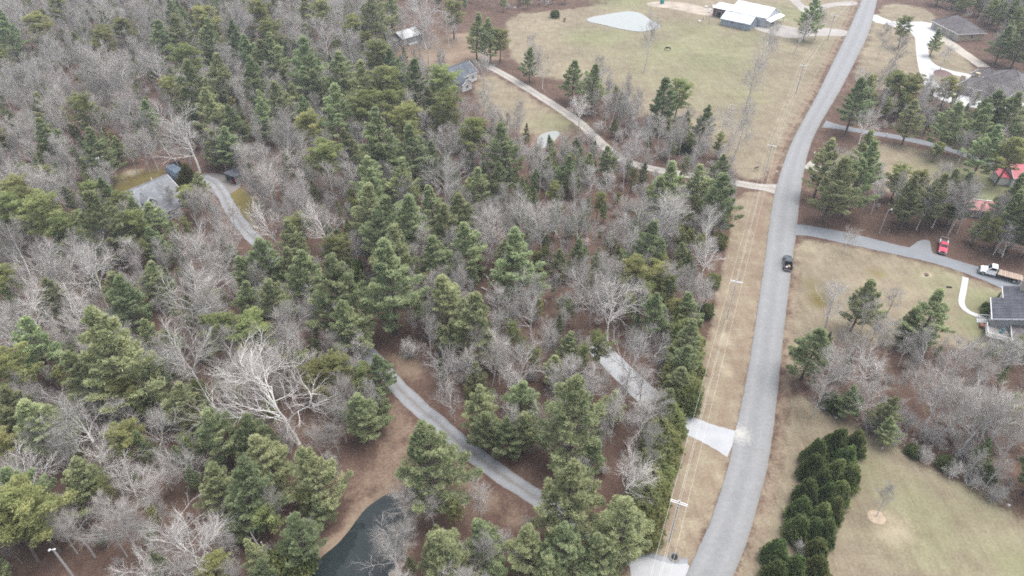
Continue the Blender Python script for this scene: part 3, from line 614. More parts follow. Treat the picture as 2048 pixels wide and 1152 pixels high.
# house at the top of the farm drive
h = tag(empty('drive_house', (-20.1, 245.7, 0), math.radians(47)), 'white house with dark blue-grey roof at the top of the farm drive', 'house')
gable_walls(h, 11.2, 9.0, 3.2, 5.9, 'siding'); gable_roof(h, 11.2, 9.0, 3.2, 5.9, 'sh_blue')
wg = MB().prism([(-6.2, 0), (-1.6, 0), (-1.6, 2.7), (-3.9, 4.2), (-6.2, 2.7)], -9.2, -4.4, 'y').build('wing', M['siding'], h)
for s_ in (-1, 1): MB().slab([(-3.9, -9.6, 4.38), (-3.9+s_*2.7, -9.6, 2.62), (-3.9+s_*2.7, -4.0, 2.62), (-3.9, -4.0, 4.38)], 0.14).build('wing_roof', M['sh_blue'], wg)
for s_ in (-1, 1): MB().prism([(-3.9, 4.42), (-3.9+s_*2.75, 2.62), (-3.9+s_*2.75, 2.38), (-3.9, 4.18)], -9.72, -9.6, 'y').build('wing_trim', M['white'], wg)
window(h, (-3.9, -9.2, 1.5), 1.2, 1.2, 'y-'); window(h, (0.8, -4.5, 1.7), 1.1, 1.2, 'y-'); window(h, (3.6, -4.5, 1.7), 1.1, 1.2, 'y-'); door(h, (-0.9, -4.5, 0.1), 0.95, 2.1, 'y-', 'door'); window(h, (5.6, 0, 1.7), 1.1, 1.2, 'x+')
MB().tube([(-4.2, 3.4, 3.6), (-4.2, 3.4, 6.6)], 0.16, 8).build('flue', M['dark_void'], h); MB().tube([(-4.2, 3.4, 6.6), (-4.2, 3.4, 6.9)], 0.3, 8, 0.15).build('flue_cap', M['white'], h)

# barns
rzb = math.radians(-39)
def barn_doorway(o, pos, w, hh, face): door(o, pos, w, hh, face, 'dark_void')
h = tag(empty('board_barn', (100.6, 311.0, 0), rzb), 'barn of blue-grey boards with pale sheet metal roof, front of the barns', 'barn')
gable_walls(h, 13.2, 8.6, 2.9, 5.0, 'wood_blue'); gable_roof(h, 13.2, 8.6, 2.9, 5.0, 'metal_pale', panels=5, trim=None)
for k in range(26): MB().box((-6.35+k*0.508, -4.33, 1.42), (0.09, 0.05, 2.7)).build('batten', M['wood_blue'], h)
for k in range(16): MB().box((6.63, -3.9+k*0.52, 1.6+0.9*(1-abs(-3.9+k*0.52)/4.3)), (0.05, 0.09, 3.0+1.8*(1-abs(-3.9+k*0.52)/4.3)-0.2)).build('batten', M['wood_blue'], h)
for y in (-1.2, 0.9): window(h, (6.6, y, 2.6), 0.7, 0.8, 'x+', 'wood_grey')
window(h, (-1.5, -4.3, 2.0), 1.1, 0.5, 'y-', 'wood_grey')
MB().box((0, -4.36, 0.15), (13.4, 0.16, 0.4)).build('plinth', M['wood_grey'], h)
h = tag(empty('metal_barn', (109.6, 319.2, 0), math.radians(-43)), 'largest barn with wide bright white metal roof behind the board barn', 'barn')
gable_walls(h, 17.0, 13.0, 4.0, 6.7, 'metal_pale'); gable_roof(h, 17.0, 13.0, 4.0, 6.7, 'metal_white', panels=8, trim='white'); barn_doorway(h, (8.5, 1.5, 0), 3.4, 3.3, 'x+'); MB().slab([(8.6, -6.8, 3.4), (11.2, -6.8, 2.7), (11.2, 6.8, 2.7), (8.6, 6.8, 3.4)], 0.1).build('awning', M['metal_white'], h)
for y in (-6.5, 0, 6.5): MB().box((11.0, y, 1.3), (.16, .16, 2.6)).build('post', M['wood_grey'], h)
h = tag(empty('red_brown_shed', (97.2, 325.2, 0), math.radians(-40)), 'red-brown board shed with flat white roof beside the barns', 'shed')
MB().box((0, 0, 1.9), (7.5, 6.5, 3.8)).build('wall', M['wood_brown'], h)
for k in range(4): MB().slab([(-4.2+k*2.1, -3.7, 3.95), (-2.14+k*2.1, -3.7, 3.95), (-2.14+k*2.1, 3.7, 4.6), (-4.2+k*2.1, 3.7, 4.6)], 0.12).build('roof_panel', M['metal_white'], h)
barn_doorway(h, (-0.8, -3.25, 0), 2.4, 2.6, 'y-')

# garage and house in the north-east
h = tag(empty('garage_building', (191.3, 299.6, 0), math.radians(-82.5)), 'tan brick garage with brown hip roof and three garage doors', 'garage')
hip_block(h, 0, 0, 18.0, 11.6, 3.0, 7.0, 'brick_tan', 'sh_brown')
for x in (-6.0, -0.4, 5.0):
    d_ = door(h, (x, -5.8, 0.02), 3.0, 2.4, 'y-', 'door')
    for k in range(4): MB().box((x, -5.885, 0.32+k*0.58), (2.9, 0.03, 0.5)).build('door_panel', M['door'], d_)
door(h, (8.0, -5.8, 0.02), 1.0, 2.1, 'y-', 'door'); window(h, (9.0, 0.5, 1.7), 1.2, 1.1, 'x+')
r_ = math.radians(-50)
h = tag(empty('hip_roof_house', (166.5, 232.5, 0), r_), 'large tan house with several dark brown hip roofs at the east edge', 'house')
hip_block(h, 0.6, 0, 15.0, 9.0, 2.9, 5.6, 'brick_tan', 'sh_brown'); hip_block(h, 3.6, 11.0, 15.0, 14.5, 3.0, 7.6, 'brick_tan', 'sh_brown'); hip_block(h, -4.6, 13.2, 8.0, 7.0, 2.7, 5.2, 'brick_tan', 'sh_brown')
door(h, (-3.6, -4.5, 0.02), 4.6, 2.3, 'y-', 'door'); door(h, (1.2, -4.5, 0.02), 1.1, 2.2, 'y-', 'white'); window(h, (4.0, -4.5, 1.6), 1.6, 1.3, 'y-'); window(h, (6.8, -4.5, 1.6), 1.2, 1.3, 'y-')
MB().box((-5.6, 5.2, 2.6), (1.4, 1.4, 5.2)).build('chimney', M['brick_tan'], h); MB().box((-8.8, 2.4, 2.0), (1.4, 1.0, 4.0)).build('chimney', M['brick_tan'], h)
p = G(1880, 146); bed = poly_obj('planting_bed', chaikin(gpts([(1864,142),(1885,138),(1906,148),(1908,156),(1890,152),(1872,154)]), 1, True), 0.045, M['wood_brown'])

# red-roofed house, faded shed
h = tag(empty('red_roof_house', (146.0, 170.6, 0), math.radians(-4)), 'house with bright red metal roof at the east edge', 'house')
gable_walls(h, 14.0, 7.6, 3.0, 5.2, 'siding'); gable_roof(h, 14.0, 7.6, 3.0, 5.2, 'metal_red', panels=9, trim='white')
MB().box((-8.6, -0.6, 1.25), (3.0, 4.2, 2.5)).build('porch_wall', M['siding'], h)
for k in range(3): MB().slab([(-10.6+k*1.15, -3.2, 2.55), (-9.48+k*1.15, -3.2, 2.55), (-9.48+k*1.15, 1.6, 3.1), (-10.6+k*1.15, 1.6, 3.1)], 0.1).build('porch_roof_panel', M['metal_red'], h)
MB().box((-2.6, -5.3, 1.2), (3.6, 3.0, 2.4)).build('wing', M['siding'], h)
for k in range(3): MB().slab([(-4.6+k*1.33, -7.2, 2.5), (-3.3+k*1.33, -7.2, 2.5), (-3.3+k*1.33, -3.6, 3.2), (-4.6+k*1.33, -3.6, 3.2)], 0.1).build('wing_roof_panel', M['metal_red'], h)
window(h, (1.5, -3.8, 1.6), 1.1, 1.2, 'y-'); door(h, (4.0, -3.8, 0.05), 1.0, 2.1, 'y-', 'door')
h = tag(empty('faded_shed', (121.4, 153.8, 0), math.radians(-14)), 'low shed with blotchy faded pink metal roof under pines', 'shed')
gable_walls(h, 6.6, 5.0, 2.4, 3.7, 'wood_grey'); gable_roof(h, 6.6, 5.0, 2.4, 3.7, 'metal_pink', panels=5, trim=None); MB().box((0, 0, 3.93), (7.6, .25, .08)).build('ridge_strip', M['white'], h); door(h, (1.5, -2.5, 0), 1.2, 1.9, 'y-', 'door')

# dark-roofed house at the east edge, nearest: long slope falls towards the road, deck at its lower corner
h = tag(empty('porch_house', (99.2, 107.2, 0), math.radians(-27)), 'dark ribbed-roof house with white trim, front steps and corner deck', 'house')
MB().prism([(0.5, 0), (12.5, 0), (12.5, 3.1), (6.5, 5.3), (0.5, 3.1)], 0.4, 7.6, 'y').build('wall', M['siding_grey'], h)
for k in range(15):
    y = k*0.53; dz = 0.03*(k % 2); MB().slab([(0, y+0.01, 3.12+dz), (0, y+0.52, 3.12+dz), (6.5, y+0.52, 5.52+dz), (6.5, y+0.01, 5.52+dz)][::-1], 0.14).build('roof_panel', M['sh_dark'], h)
MB().slab([(6.5, 0, 5.5), (13, 0, 3.12), (13, 7.95, 3.12), (6.5, 7.95, 5.5)], 0.14).build('rear_roof_slope', M['sh_dark'], h)
MB().box((-0.06, 3.98, 3.02), (0.12, 8.1, 0.2)).build('gutter', M['white'], h); MB().prism([(0, 3.2), (6.5, 5.62), (6.5, 5.3), (0, 2.88)], -0.1, 0.0, 'y').build('barge_board', M['metal_pale'], h)
MB().prism([(2.6, 0), (13.5, 0), (13.5, 3.6), (8, 5.6), (2.6, 3.6)], 8.0, 12.5, 'y').build('rear_wing', M['siding'], h); MB().slab([(2.2, 8.02, 3.62), (8, 8.02, 5.78), (8, 12.9, 5.78), (2.2, 12.9, 3.62)], 0.14).build('wing_roof', M['sh_dark'], h); MB().box((2.14, 10.4, 3.5), (0.1, 4.9, 0.2)).build('wing_gutter', M['white'], h)
ch = MB().box((5.6, 11.6, 3.9), (1.3, 1.5, 6.4)).build('chimney', M['concrete_tan'], h); MB().box((5.6, 11.6, 7.2), (1.6, 1.8, 0.2)).build('chimney_cap', M['white'], h)
window(h, (0.5, 5.6, 1.7), 1.2, 1.2, 'x-'); door(h, (0.5, 2.6, 0.6), 1.0, 2.1, 'x-', 'white')
for k in range(4): MB().box((-1.5+k*0.42, 2.6, 0.09+0.07*k), (0.44, 1.6, 0.18+0.14*k)).build('step', M['concrete'], h)
for y in (1.7, 3.5):
    rr_ = MB(); rr_.tube([(-1.6, y, 1.1), (0.3, y, 1.65)], .06, 5); [rr_.box((-1.55+k*.45, y, .62+.13*k), (.08, .08, .98)) for k in range(5)]; rr_.build('step_rail', M['white'], h)
MB().box((-0.6, 0.7, 0.35), (1.3, 1.1, 0.7)).build('planter', M['brick_red'], h)
MB().box((1.5, -1.95, 1.1), (4.2, 3.8, 0.2)).build('deck_frame', M['wood_grey'], h)
for k in range(13): MB().box((-0.42+k*0.32, -1.95, 1.22), (0.29, 3.8, 0.04)).build('deck_board', M['wood_grey'], h)
for (x0, y0, x1, y1) in ((-0.55, -3.8, 3.55, -3.8), (-0.55, -3.8, -0.55, -0.1)):
    rr_ = MB(); Ln = math.hypot(x1-x0, y1-y0); n_ = int(Ln/0.28)
    for z in (1.42, 2.2): rr_.box(((x0+x1)/2, (y0+y1)/2, z), (max(.08, abs(x1-x0)), max(.08, abs(y1-y0)), .1))
    for k in range(n_+1): rr_.box((x0+(x1-x0)*k/n_, y0+(y1-y0)*k/n_, 1.8), (.06, .06, .75))
    rr_.build('deck_rail', M['white'], h)
for x, y in ((-.5, -3.7), (3.5, -3.7), (-.5, -.2)): MB().box((x, y, .5), (.16, .16, 1.0)).build('deck_post', M['wood_grey'], h)
MB().prism([(4.0, 0), (13, 0), (13, 2.6), (8.5, 4.0), (4.0, 2.6)], -7.5, 0.3, 'y').build('front_wing', M['siding_grey'], h)
for k in range(14): MB().slab([(3.6, -7.8+k*.58, 2.62+.03*(k % 2)), (3.6, -7.24+k*.58, 2.62+.03*(k % 2)), (8.5, -7.24+k*.58, 4.2+.03*(k % 2)), (8.5, -7.8+k*.58, 4.2+.03*(k % 2))][::-1], .12).build('wing_roof_panel', M['sh_brown'], h)
MB().box((3.54, -3.8, 2.52), (.1, 8.1, .2)).build('wing_gutter', M['white'], h)
tc_ = tag(empty('deck_chair', (100.6, 105.0, 1.24), 0.5), 'teal chair standing on the corner deck', 'chair')
teal = flat('teal_plastic', (0.02, 0.20, 0.25), 0.2, 2, 0.5); MB().box((0, 0, .42), (.6, .6, .08)).build('seat', teal, tc_); MB().box((.28, 0, .8), (.08, .6, .75), 0, 0, -.2).build('backrest', teal, tc_)
for x in (-.25, .25):
    for y in (-.25, .25): MB().box((x, y, .2), (.06, .06, .4)).build('leg', teal, tc_)
# ------------------------------------------------------------------ trees: a few models of each kind, then every tree placed one by one
def unit(a): return a/np.maximum(np.linalg.norm(a, axis=-1, keepdims=True), 1e-9)
def frames(T):
    ref = np.where(np.abs(T[..., 2:3]) < 0.9, np.array([0, 0, 1.0]), np.array([1.0, 0, 0])); U = unit(np.cross(T, ref)); return U, np.cross(T, U)
def tubes(P, R, sides):
    """many tapering tubes at once: P (n,m,3), R (n,m) -> verts, quads"""
    n, m, _ = P.shape; T = unit(np.gradient(P, axis=1)); U, Vv = frames(T)
    a = np.arange(sides)*2*np.pi/sides
    V = P[:, :, None]+R[:, :, None, None]*(np.cos(a)[:, None]*U[:, :, None]+np.sin(a)[:, None]*Vv[:, :, None])
    idx = np.arange(n*m*sides).reshape(n, m, sides); nx_ = np.roll(idx, -1, 2)
    F = np.stack([idx[:, :-1], nx_[:, :-1], nx_[:, 1:], idx[:, 1:]], -1).reshape(-1, 4)
    return V.reshape(-1, 3), F
class Soup:
    def __init__(s): s.V = []; s.F = []; s.n = 0
    def add(s, V, F): s.V.append(V); s.F.append(F+s.n); s.n += len(V)
    def mesh(s, name, m): return np_mesh(name, np.concatenate(s.V), np.concatenate(s.F), [m])
def path(p0, d0, L, m, up, wob, g):
    n = len(p0); P = np.empty((n, m, 3)); P[:, 0] = p0; d = d0.copy(); st = (L/(m-1))[:, None]
    for j in range(1, m):
        d = unit(d+up*np.array([0, 0, 1.0])+wob*g.normal(size=(n, 3))); P[:, j] = P[:, j-1]+d*st
    return P
def sprout(P, R, k, t0, t1, Lf, ang, m, up, wob, rr, taper, g, rmin=0.004):
    """k children on each parent between t0 and t1 of its length"""
    n, pm, _ = P.shape; t = (t0+(t1-t0)*((np.arange(k)[None]+g.random((n, k)))/k)).ravel(); par = np.repeat(np.arange(n), k)
    x = t*(pm-1); i = np.minimum(x.astype(int), pm-2); f = (x-i)[:, None]
    p0 = P[par, i]*(1-f)+P[par, i+1]*f; T = unit(P[par, i+1]-P[par, i]); U, Vv = frames(T)
    az = g.random(n*k)*6.283 + np.tile(np.arange(k)*2.4, n); a = np.radians(g.normal(ang[0], ang[1], n*k))[:, None]
    d = np.cos(a)*T+np.sin(a)*(np.cos(az)[:, None]*U+np.sin(az)[:, None]*Vv)
    L = Lf(t, par)*g.uniform(0.65, 1.25, n*k)
    Pc = path(p0, d, L, m, up, wob, g); r0 = np.maximum((R[par, i]*(1-f[:, 0])+R[par, i+1]*f[:, 0])*rr, rmin)
    return Pc, r0[:, None]*np.linspace(1, taper, m)[None], L
def bare_model(name, seed, kind):
    g = np.random.default_rng(seed); H = 18.0
    broad = kind == 'D'; th = (0.62 if broad else 0.88)*H
    P0 = path(np.array([[0, 0, -0.3]]), np.array([[0.03*g.normal(), 0.03*g.normal(), 1.0]]), np.array([th]), 14, 0.06, 0.07 if broad else 0.035, g)
    rb = 0.25 if broad else 0.18; R0 = rb*np.linspace(1, 0.22, 14)[None]; R0[0, 0] *= 1.35
    tr = Soup(); tr.add(*tubes(P0, R0, 8)); cr = Soup()
    if broad:
        P1, R1, L1 = sprout(P0, R0, 15, 0.36, 1.0, lambda t, p: H*(0.46-0.16*t), (52, 12), 9, 0.10, 0.13, 0.62, 0.2, g)
        P2, R2, L2 = sprout(P1, R1, 8, 0.25, 1.0, lambda t, p: L1[p]*(0.58-0.25*t), (42, 12), 7, 0.06, 0.15, 0.66, 0.3, g, 0.032)
        P3, R3, L3 = sprout(P2, R2, 6, 0.2, 1.0, lambda t, p: L2[p]*(0.66-0.25*t)+0.25, (38, 12), 4, 0.05, 0.10, 0.62, 0.35, g, 0.018)
        P4, R4, L4 = sprout(P3, R3, 4, 0.25, 1.0, lambda t, p: L3[p]*0.5+0.35, (34, 12), 3, 0.06, 0.08, 0.6, 0.4, g, 0.0080)
    else:
        P1, R1, L1 = sprout(P0, R0, 22, 0.36, 1.0, lambda t, p: H*(0.34-0.21*t), (46, 9), 8, 0.13, 0.08, 0.5, 0.2, g)
        P2, R2, L2 = sprout(P1, R1, 7, 0.25, 1.0, lambda t, p: L1[p]*(0.55-0.22*t)+0.1, (36, 9), 5, 0.10, 0.11, 0.62, 0.3, g, 0.022)
        P3, R3, L3 = sprout(P2, R2, 5, 0.2, 1.0, lambda t, p: L2[p]*(0.6-0.2*t)+0.25, (32, 9), 4, 0.09, 0.08, 0.62, 0.35, g, 0.012)
        P4, R4, L4 = sprout(P3, R3, 4, 0.25, 1.0, lambda t, p: L3[p]*0.5+0.3, (28, 9), 3, 0.08, 0.07, 0.6, 0.4, g, 0.0072)
    for P, R, s in ((P1, R1, 5), (P2, R2, 4), (P3, R3, 3), (P4, R4, 3)): cr.add(*tubes(P, R, s))
    nl = len(cr.F[0])+len(cr.F[1])+len(cr.F[2]); nt_ = len(cr.F[3])
    ext = np.concatenate(cr.V); w = 2*np.percentile(np.hypot(ext[:, 0], ext[:, 1]), 96); top = ext[:, 2].max()
    m = M['bark_pale'] if broad else M['bark_grey']
    cm = np_mesh(name+'_crown', ext, np.concatenate(cr.F), [m, M['twig_brown' if seed % 2 else 'twig_grey']], np.r_[np.zeros(nl), np.ones(nt_)])
    return dict(trunk=tr.mesh(name+'_trunk', m), crown=cm, w=w, h=top)
def shrub_model(name, seed):
    g = np.random.default_rng(seed); n = 9
    az = g.random(n)*6.283; tilt = g.uniform(0.15, 0.6, n); d = np.c_[np.cos(az)*np.sin(tilt), np.sin(az)*np.sin(tilt), np.cos(tilt)]
    P0 = path(np.c_[0.25*g.normal(size=(n, 2)), np.full(n, -0.1)], d, g.uniform(2.2, 4.2, n), 8, 0.06, 0.12, g); R0 = np.full((n, 1), 0.04)*np.linspace(1, .25, 8)[None]
    P1, R1, L1 = sprout(P0, R0, 9, .2, 1, lambda t, p: 1.5-0.6*t, (40, 10), 5, .08, .15, .6, .3, g, .010)
    P2, R2, L2 = sprout(P1, R1, 7, .15, 1, lambda t, p: L1[p]*.5+.1, (38, 12), 4, .05, .15, .6, .4, g, .0075)
    P3, R3, L3 = sprout(P2, R2, 4, .2, 1, lambda t, p: L2[p]*.5+.1, (36, 12), 3, .05, .15, .7, .4, g, .006)
    t = Soup(); t.add(*tubes(P0, R0, 5)); c = Soup()
    for P, R, s in ((P1, R1, 3), (P2, R2, 3), (P3, R3, 3)): c.add(*tubes(P, R, s))
    e = np.concatenate(c.V); return dict(trunk=t.mesh(name+'_stem', M['bark_grey']), crown=c.mesh(name+'_crown', M['bark_grey']), w=2*np.percentile(np.hypot(e[:, 0], e[:, 1]), 95), h=e[:, 2].max())
def blades(C, D, nb, ln, wd, spread, g):
    """nb needle sprays (thin triangles) at every point C pointing about D"""
    n = len(C); d = unit(np.repeat(D, nb, 0)+spread*g.normal(size=(n*nb, 3))); c = np.repeat(C, nb, 0)
    U, Vv = frames(d); a = g.random(n*nb)[:, None]*6.283; s = np.cos(a)*U+np.sin(a)*Vv
    L = (ln*g.uniform(.7, 1.3, n*nb))[:, None]; w = (wd*g.uniform(.7, 1.3, n*nb))[:, None]
    m_ = c+d*L*0.55
    V = np.stack([c, m_+s*w/2, c+d*L, m_-s*w/2], 1).reshape(-1, 3); F = np.arange(n*nb*4).reshape(-1, 4)
    return V, F
def pine_model(name, seed, kind):
    g = np.random.default_rng(seed); H = 20.0
    P0 = path(np.array([[0, 0, -0.3]]), np.array([[0.03*g.normal(), 0.03*g.normal(), 1.0]]), np.array([H]), 16, 0.08, 0.02, g); R0 = 0.25*np.linspace(1, .06, 16)[None]; R0[0, 0] *= 1.3
    tr = Soup(); tr.add(*tubes(P0, R0, 8)); wood = Soup(); fol = Soup()
    def at_z(z): x = np.clip(z/H, 0, 1)*15; i = np.minimum(x.astype(int), 14); f = (x-i)[:, None]; return P0[0, i]*(1-f)+P0[0, i+1]*f
    zs, az, L, el = [], [], [], []
    lo = {'W': 0.22, 'Y': 0.42, 'O': 0.30}[kind]*H; z = lo; a0 = 0; lean = g.random()*6.283
    while z < H*0.985:
        t = (z-lo)/(H-lo); nbr = g.integers(5, 8) if kind == 'W' else g.integers(2, 5)
        env = (4.9*(0.6+0.4*min(1, t/0.2))*(1-t)**0.9+0.28) if kind != 'Y' else (4.2*math.sqrt(max(0.02, 1-(2*t-0.85)**2*0.62))*(1 if t < .8 else .85))
        a0 += g.random()*2
        for k in range(nbr):
            zs.append(z+g.normal()*0.14); A = a0+k*6.283/nbr+g.normal()*0.25; az.append(A)
            L.append(max(.3, env*g.uniform(0.5, 1.22)*(1+0.16*math.cos(A-lean)))); el.append(math.radians((2+44*t if kind == 'W' else 8+38*t)+g.normal()*7))
        z += {'W': g.uniform(.75, 1.25), 'Y': g.uniform(.6, 1.05), 'O': .7}[kind]*(1 if t < .75 else .75)
    zs, az, L, el = map(np.array, (zs, az, L, el)); n = len(zs)
    d = np.c_[np.cos(az)*np.cos(el), np.sin(az)*np.cos(el), np.sin(el)]; mB = 7
    B = path(at_z(zs), d, L, mB, 0.10, 0.06 if kind == 'W' else 0.12, g); RB = (0.022+0.014*L)[:, None]*np.linspace(1, .25, mB)[None]
    wood.add(*tubes(B, RB, 4))
    if kind == 'W':
        for b in range(n):
            k = int(10+L[b]*17); s = 0.30+0.70*np.sqrt(g.random(k)); x = s*(mB-1); i = np.minimum(x.astype(int), mB-2); f = (x-i)[:, None]
            p = B[b, i]*(1-f)+B[b, i+1]*f; T = unit(B[b, i+1]-B[b, i]); side = unit(np.cross(T, [0, 0, 1.0])); q = g.normal(size=k)
            lat = q*0.23*L[b]*np.minimum(1, (1.12-s)*1.5)*0.62
            c = p+side*lat[:, None]+np.c_[np.zeros((k, 2)), 0.10*g.normal(size=k)+0.04]
            D = unit(T*0.9+side*(np.sign(q)*0.75)[:, None]+np.array([0, 0, 0.55])); fol.add(*blades(c, D, 6, 0.44, 0.088, 0.42, g))
    else:
        for b in range(n):
            nc = max(2, int(L[b]*1.25)); s = np.linspace(.42, 1.0, nc); x = s*(mB-1); i = np.minimum(x.astype(int), mB-2); f = (x-i)[:, None]
            p = B[b, i]*(1-f)+B[b, i+1]*f+0.28*g.normal(size=(nc, 3))
            for c in p:
                k = 22; o = unit(g.normal(size=(k, 3)))*(0.62*g.random((k, 1))**.4)*np.array([1, 1, .55]); o[:, 2] += .1
                fol.add(*blades(c+o, unit(o+np.array([0, 0, .5])), 6, .42, .098, .45, g))
    cr = Soup()
    e = np.concatenate(fol.V); V = np.concatenate(wood.V+fol.V); nw = sum(len(f) for f in wood.F)
    F = np.concatenate([np.concatenate(wood.F), np.concatenate(fol.F)+wood.n])
    mi = np.r_[np.zeros(nw), np.ones(len(F)-nw)]
    cm = np_mesh(name+'_crown', V, F, [M['bark_pine'], M['needle_blue' if kind == 'W' else 'needle_olive']], mi)
    return dict(trunk=tr.mesh(name+'_trunk', M['bark_pine']), crown=cm, w=2*np.percentile(np.hypot(e[:, 0], e[:, 1]), 96), h=e[:, 2].max())
def bush_model(name, seed, needle, H, rad, prof, ntuft, ln, wd, peaks=0):
    """dense evergreen: foliage on a lumpy shell, prof(t) gives the radius"""
    g = np.random.default_rng(seed); P0 = path(np.array([[0, 0, -.1]]), np.array([[0, 0, 1.0]]), np.array([H*.9]), 6, 0, .02, g)
    tr = Soup(); tr.add(*tubes(P0, (0.02*H+.04)*np.linspace(1, .2, 6)[None], 6))
    t = g.random(ntuft*3); t = t[g.random(len(t)) < np.array([prof(x) for x in t])+.08][:ntuft]; n = len(t); a = g.random(n)*6.283
    lob = 1+0.16*np.sin(a*3+seed+t*5)+0.12*np.sin(a*7+t*23+seed*2)+0.08*g.normal(size=n)
    r = rad*np.array([prof(x) for x in t])*lob*(1-0.5*g.random(n)**3)
    c = np.c_[r*np.cos(a), r*np.sin(a), t*H*.95+.05]; D = unit(np.c_[np.cos(a), np.sin(a), np.full(n, .75)])
    V, F = blades(c, D, 6, ln, wd, .4, g); Vs, Fs = [V], [F]; nn = len(V)
    for _ in range(peaks):      # upright side leaders
        aa = g.random()*6.283; tt = g.uniform(.15, .8); rr = rad*prof(tt)*g.uniform(.6, 1.15); k = 60; u = g.random(k)
        b = np.c_[rr*np.cos(aa)+g.normal(size=k)*.14*(1-u), rr*np.sin(aa)+g.normal(size=k)*.14*(1-u), tt*H+u*1.15]
        V, F = blades(b, np.tile([[.3*math.cos(aa), .3*math.sin(aa), 1.0]], (k, 1)), 5, ln*.8, wd*.8, .45, g); Vs.append(V); Fs.append(F+nn); nn += len(V)
    return dict(trunk=tr.mesh(name+'_trunk', M['bark_pine']), crown=np_mesh(name+'_crown', np.concatenate(Vs), np.concatenate(Fs), [needle]), w=2*rad*.95, h=H)
cone = lambda t: max(0.03, (1-t)**.88*(0.66+0.34*min(1, t/.12))); egg = lambda t: math.sqrt(max(.02, 1-(2*t-.85)**2*.75))
MODELS = {
 'W': [pine_model('white_pine', 10+i, 'W') for i in range(7)], 'Y': [pine_model('olive_pine', 30+i, 'Y') for i in range(5)],
 'D': [bare_model('broad_tree', 50+i, 'D') for i in range(5)], 'E': [bare_model('slender_tree', 70+i, 'E') for i in range(6)],
 'S': [shrub_model('twiggy_shrub', 90+i) for i in range(3)],
 'C': [bush_model('cedar', 110+i, M['needle_dark'], 7.0+.6*(i % 3), 2.1+.12*i, cone, 1500, .40, .11, 64) for i in range(4)],
 'K': [bush_model('bush', 120+i, M['needle_dark'], 4.0, 2.0, egg, 1600, .32, .13, 8) for i in range(2)],
 'H': [bush_model('edge_bush', 130+i, M['needle_olive'], 4.5, 2.2, egg, 1700, .36, .13, 10) for i in range(3)],
 'A': [bush_model('golden_arborvitae', 140, M['needle_gold'], 6.5, 2.2, cone, 2200, .34, .13, 14)],
}
SPEC = {  # height/width ratio, min, max height, where the seen crown centre lies
 'W': (1.75, 6, 25, .68), 'Y': (1.65, 6, 20, .74), 'D': (1.4, 7, 23, .70), 'E': (1.9, 7, 22, .66), 'S': (1.0, 1.5, 5, .55), 'C': (1.5, 3, 9, .55), 'K': (0.95, 1.2, 7, .55), 'H': (1.25, 2, 7, .55), 'A': (1.4, 3, 8, .55)}
KIND = {'W': ('white_pine_tree', 'pine', 'blue-green pine'), 'Y': ('olive_pine_tree', 'pine', 'olive-green pine'), 'D': ('spreading_bare_tree', 'tree', 'spreading bare tree'), 'E': ('slender_bare_tree', 'tree', 'grey bare tree'), 'S': ('bare_shrub', 'shrub', 'twiggy bare shrub'), 'C': ('cedar_tree', 'cedar', 'dark dense cedar'), 'K': ('evergreen_bush', 'bush', 'dark evergreen bush'), 'H': ('edge_bush', 'bush', 'bright green bush'), 'A': ('golden_arborvitae', 'arborvitae', 'golden conical evergreen')}
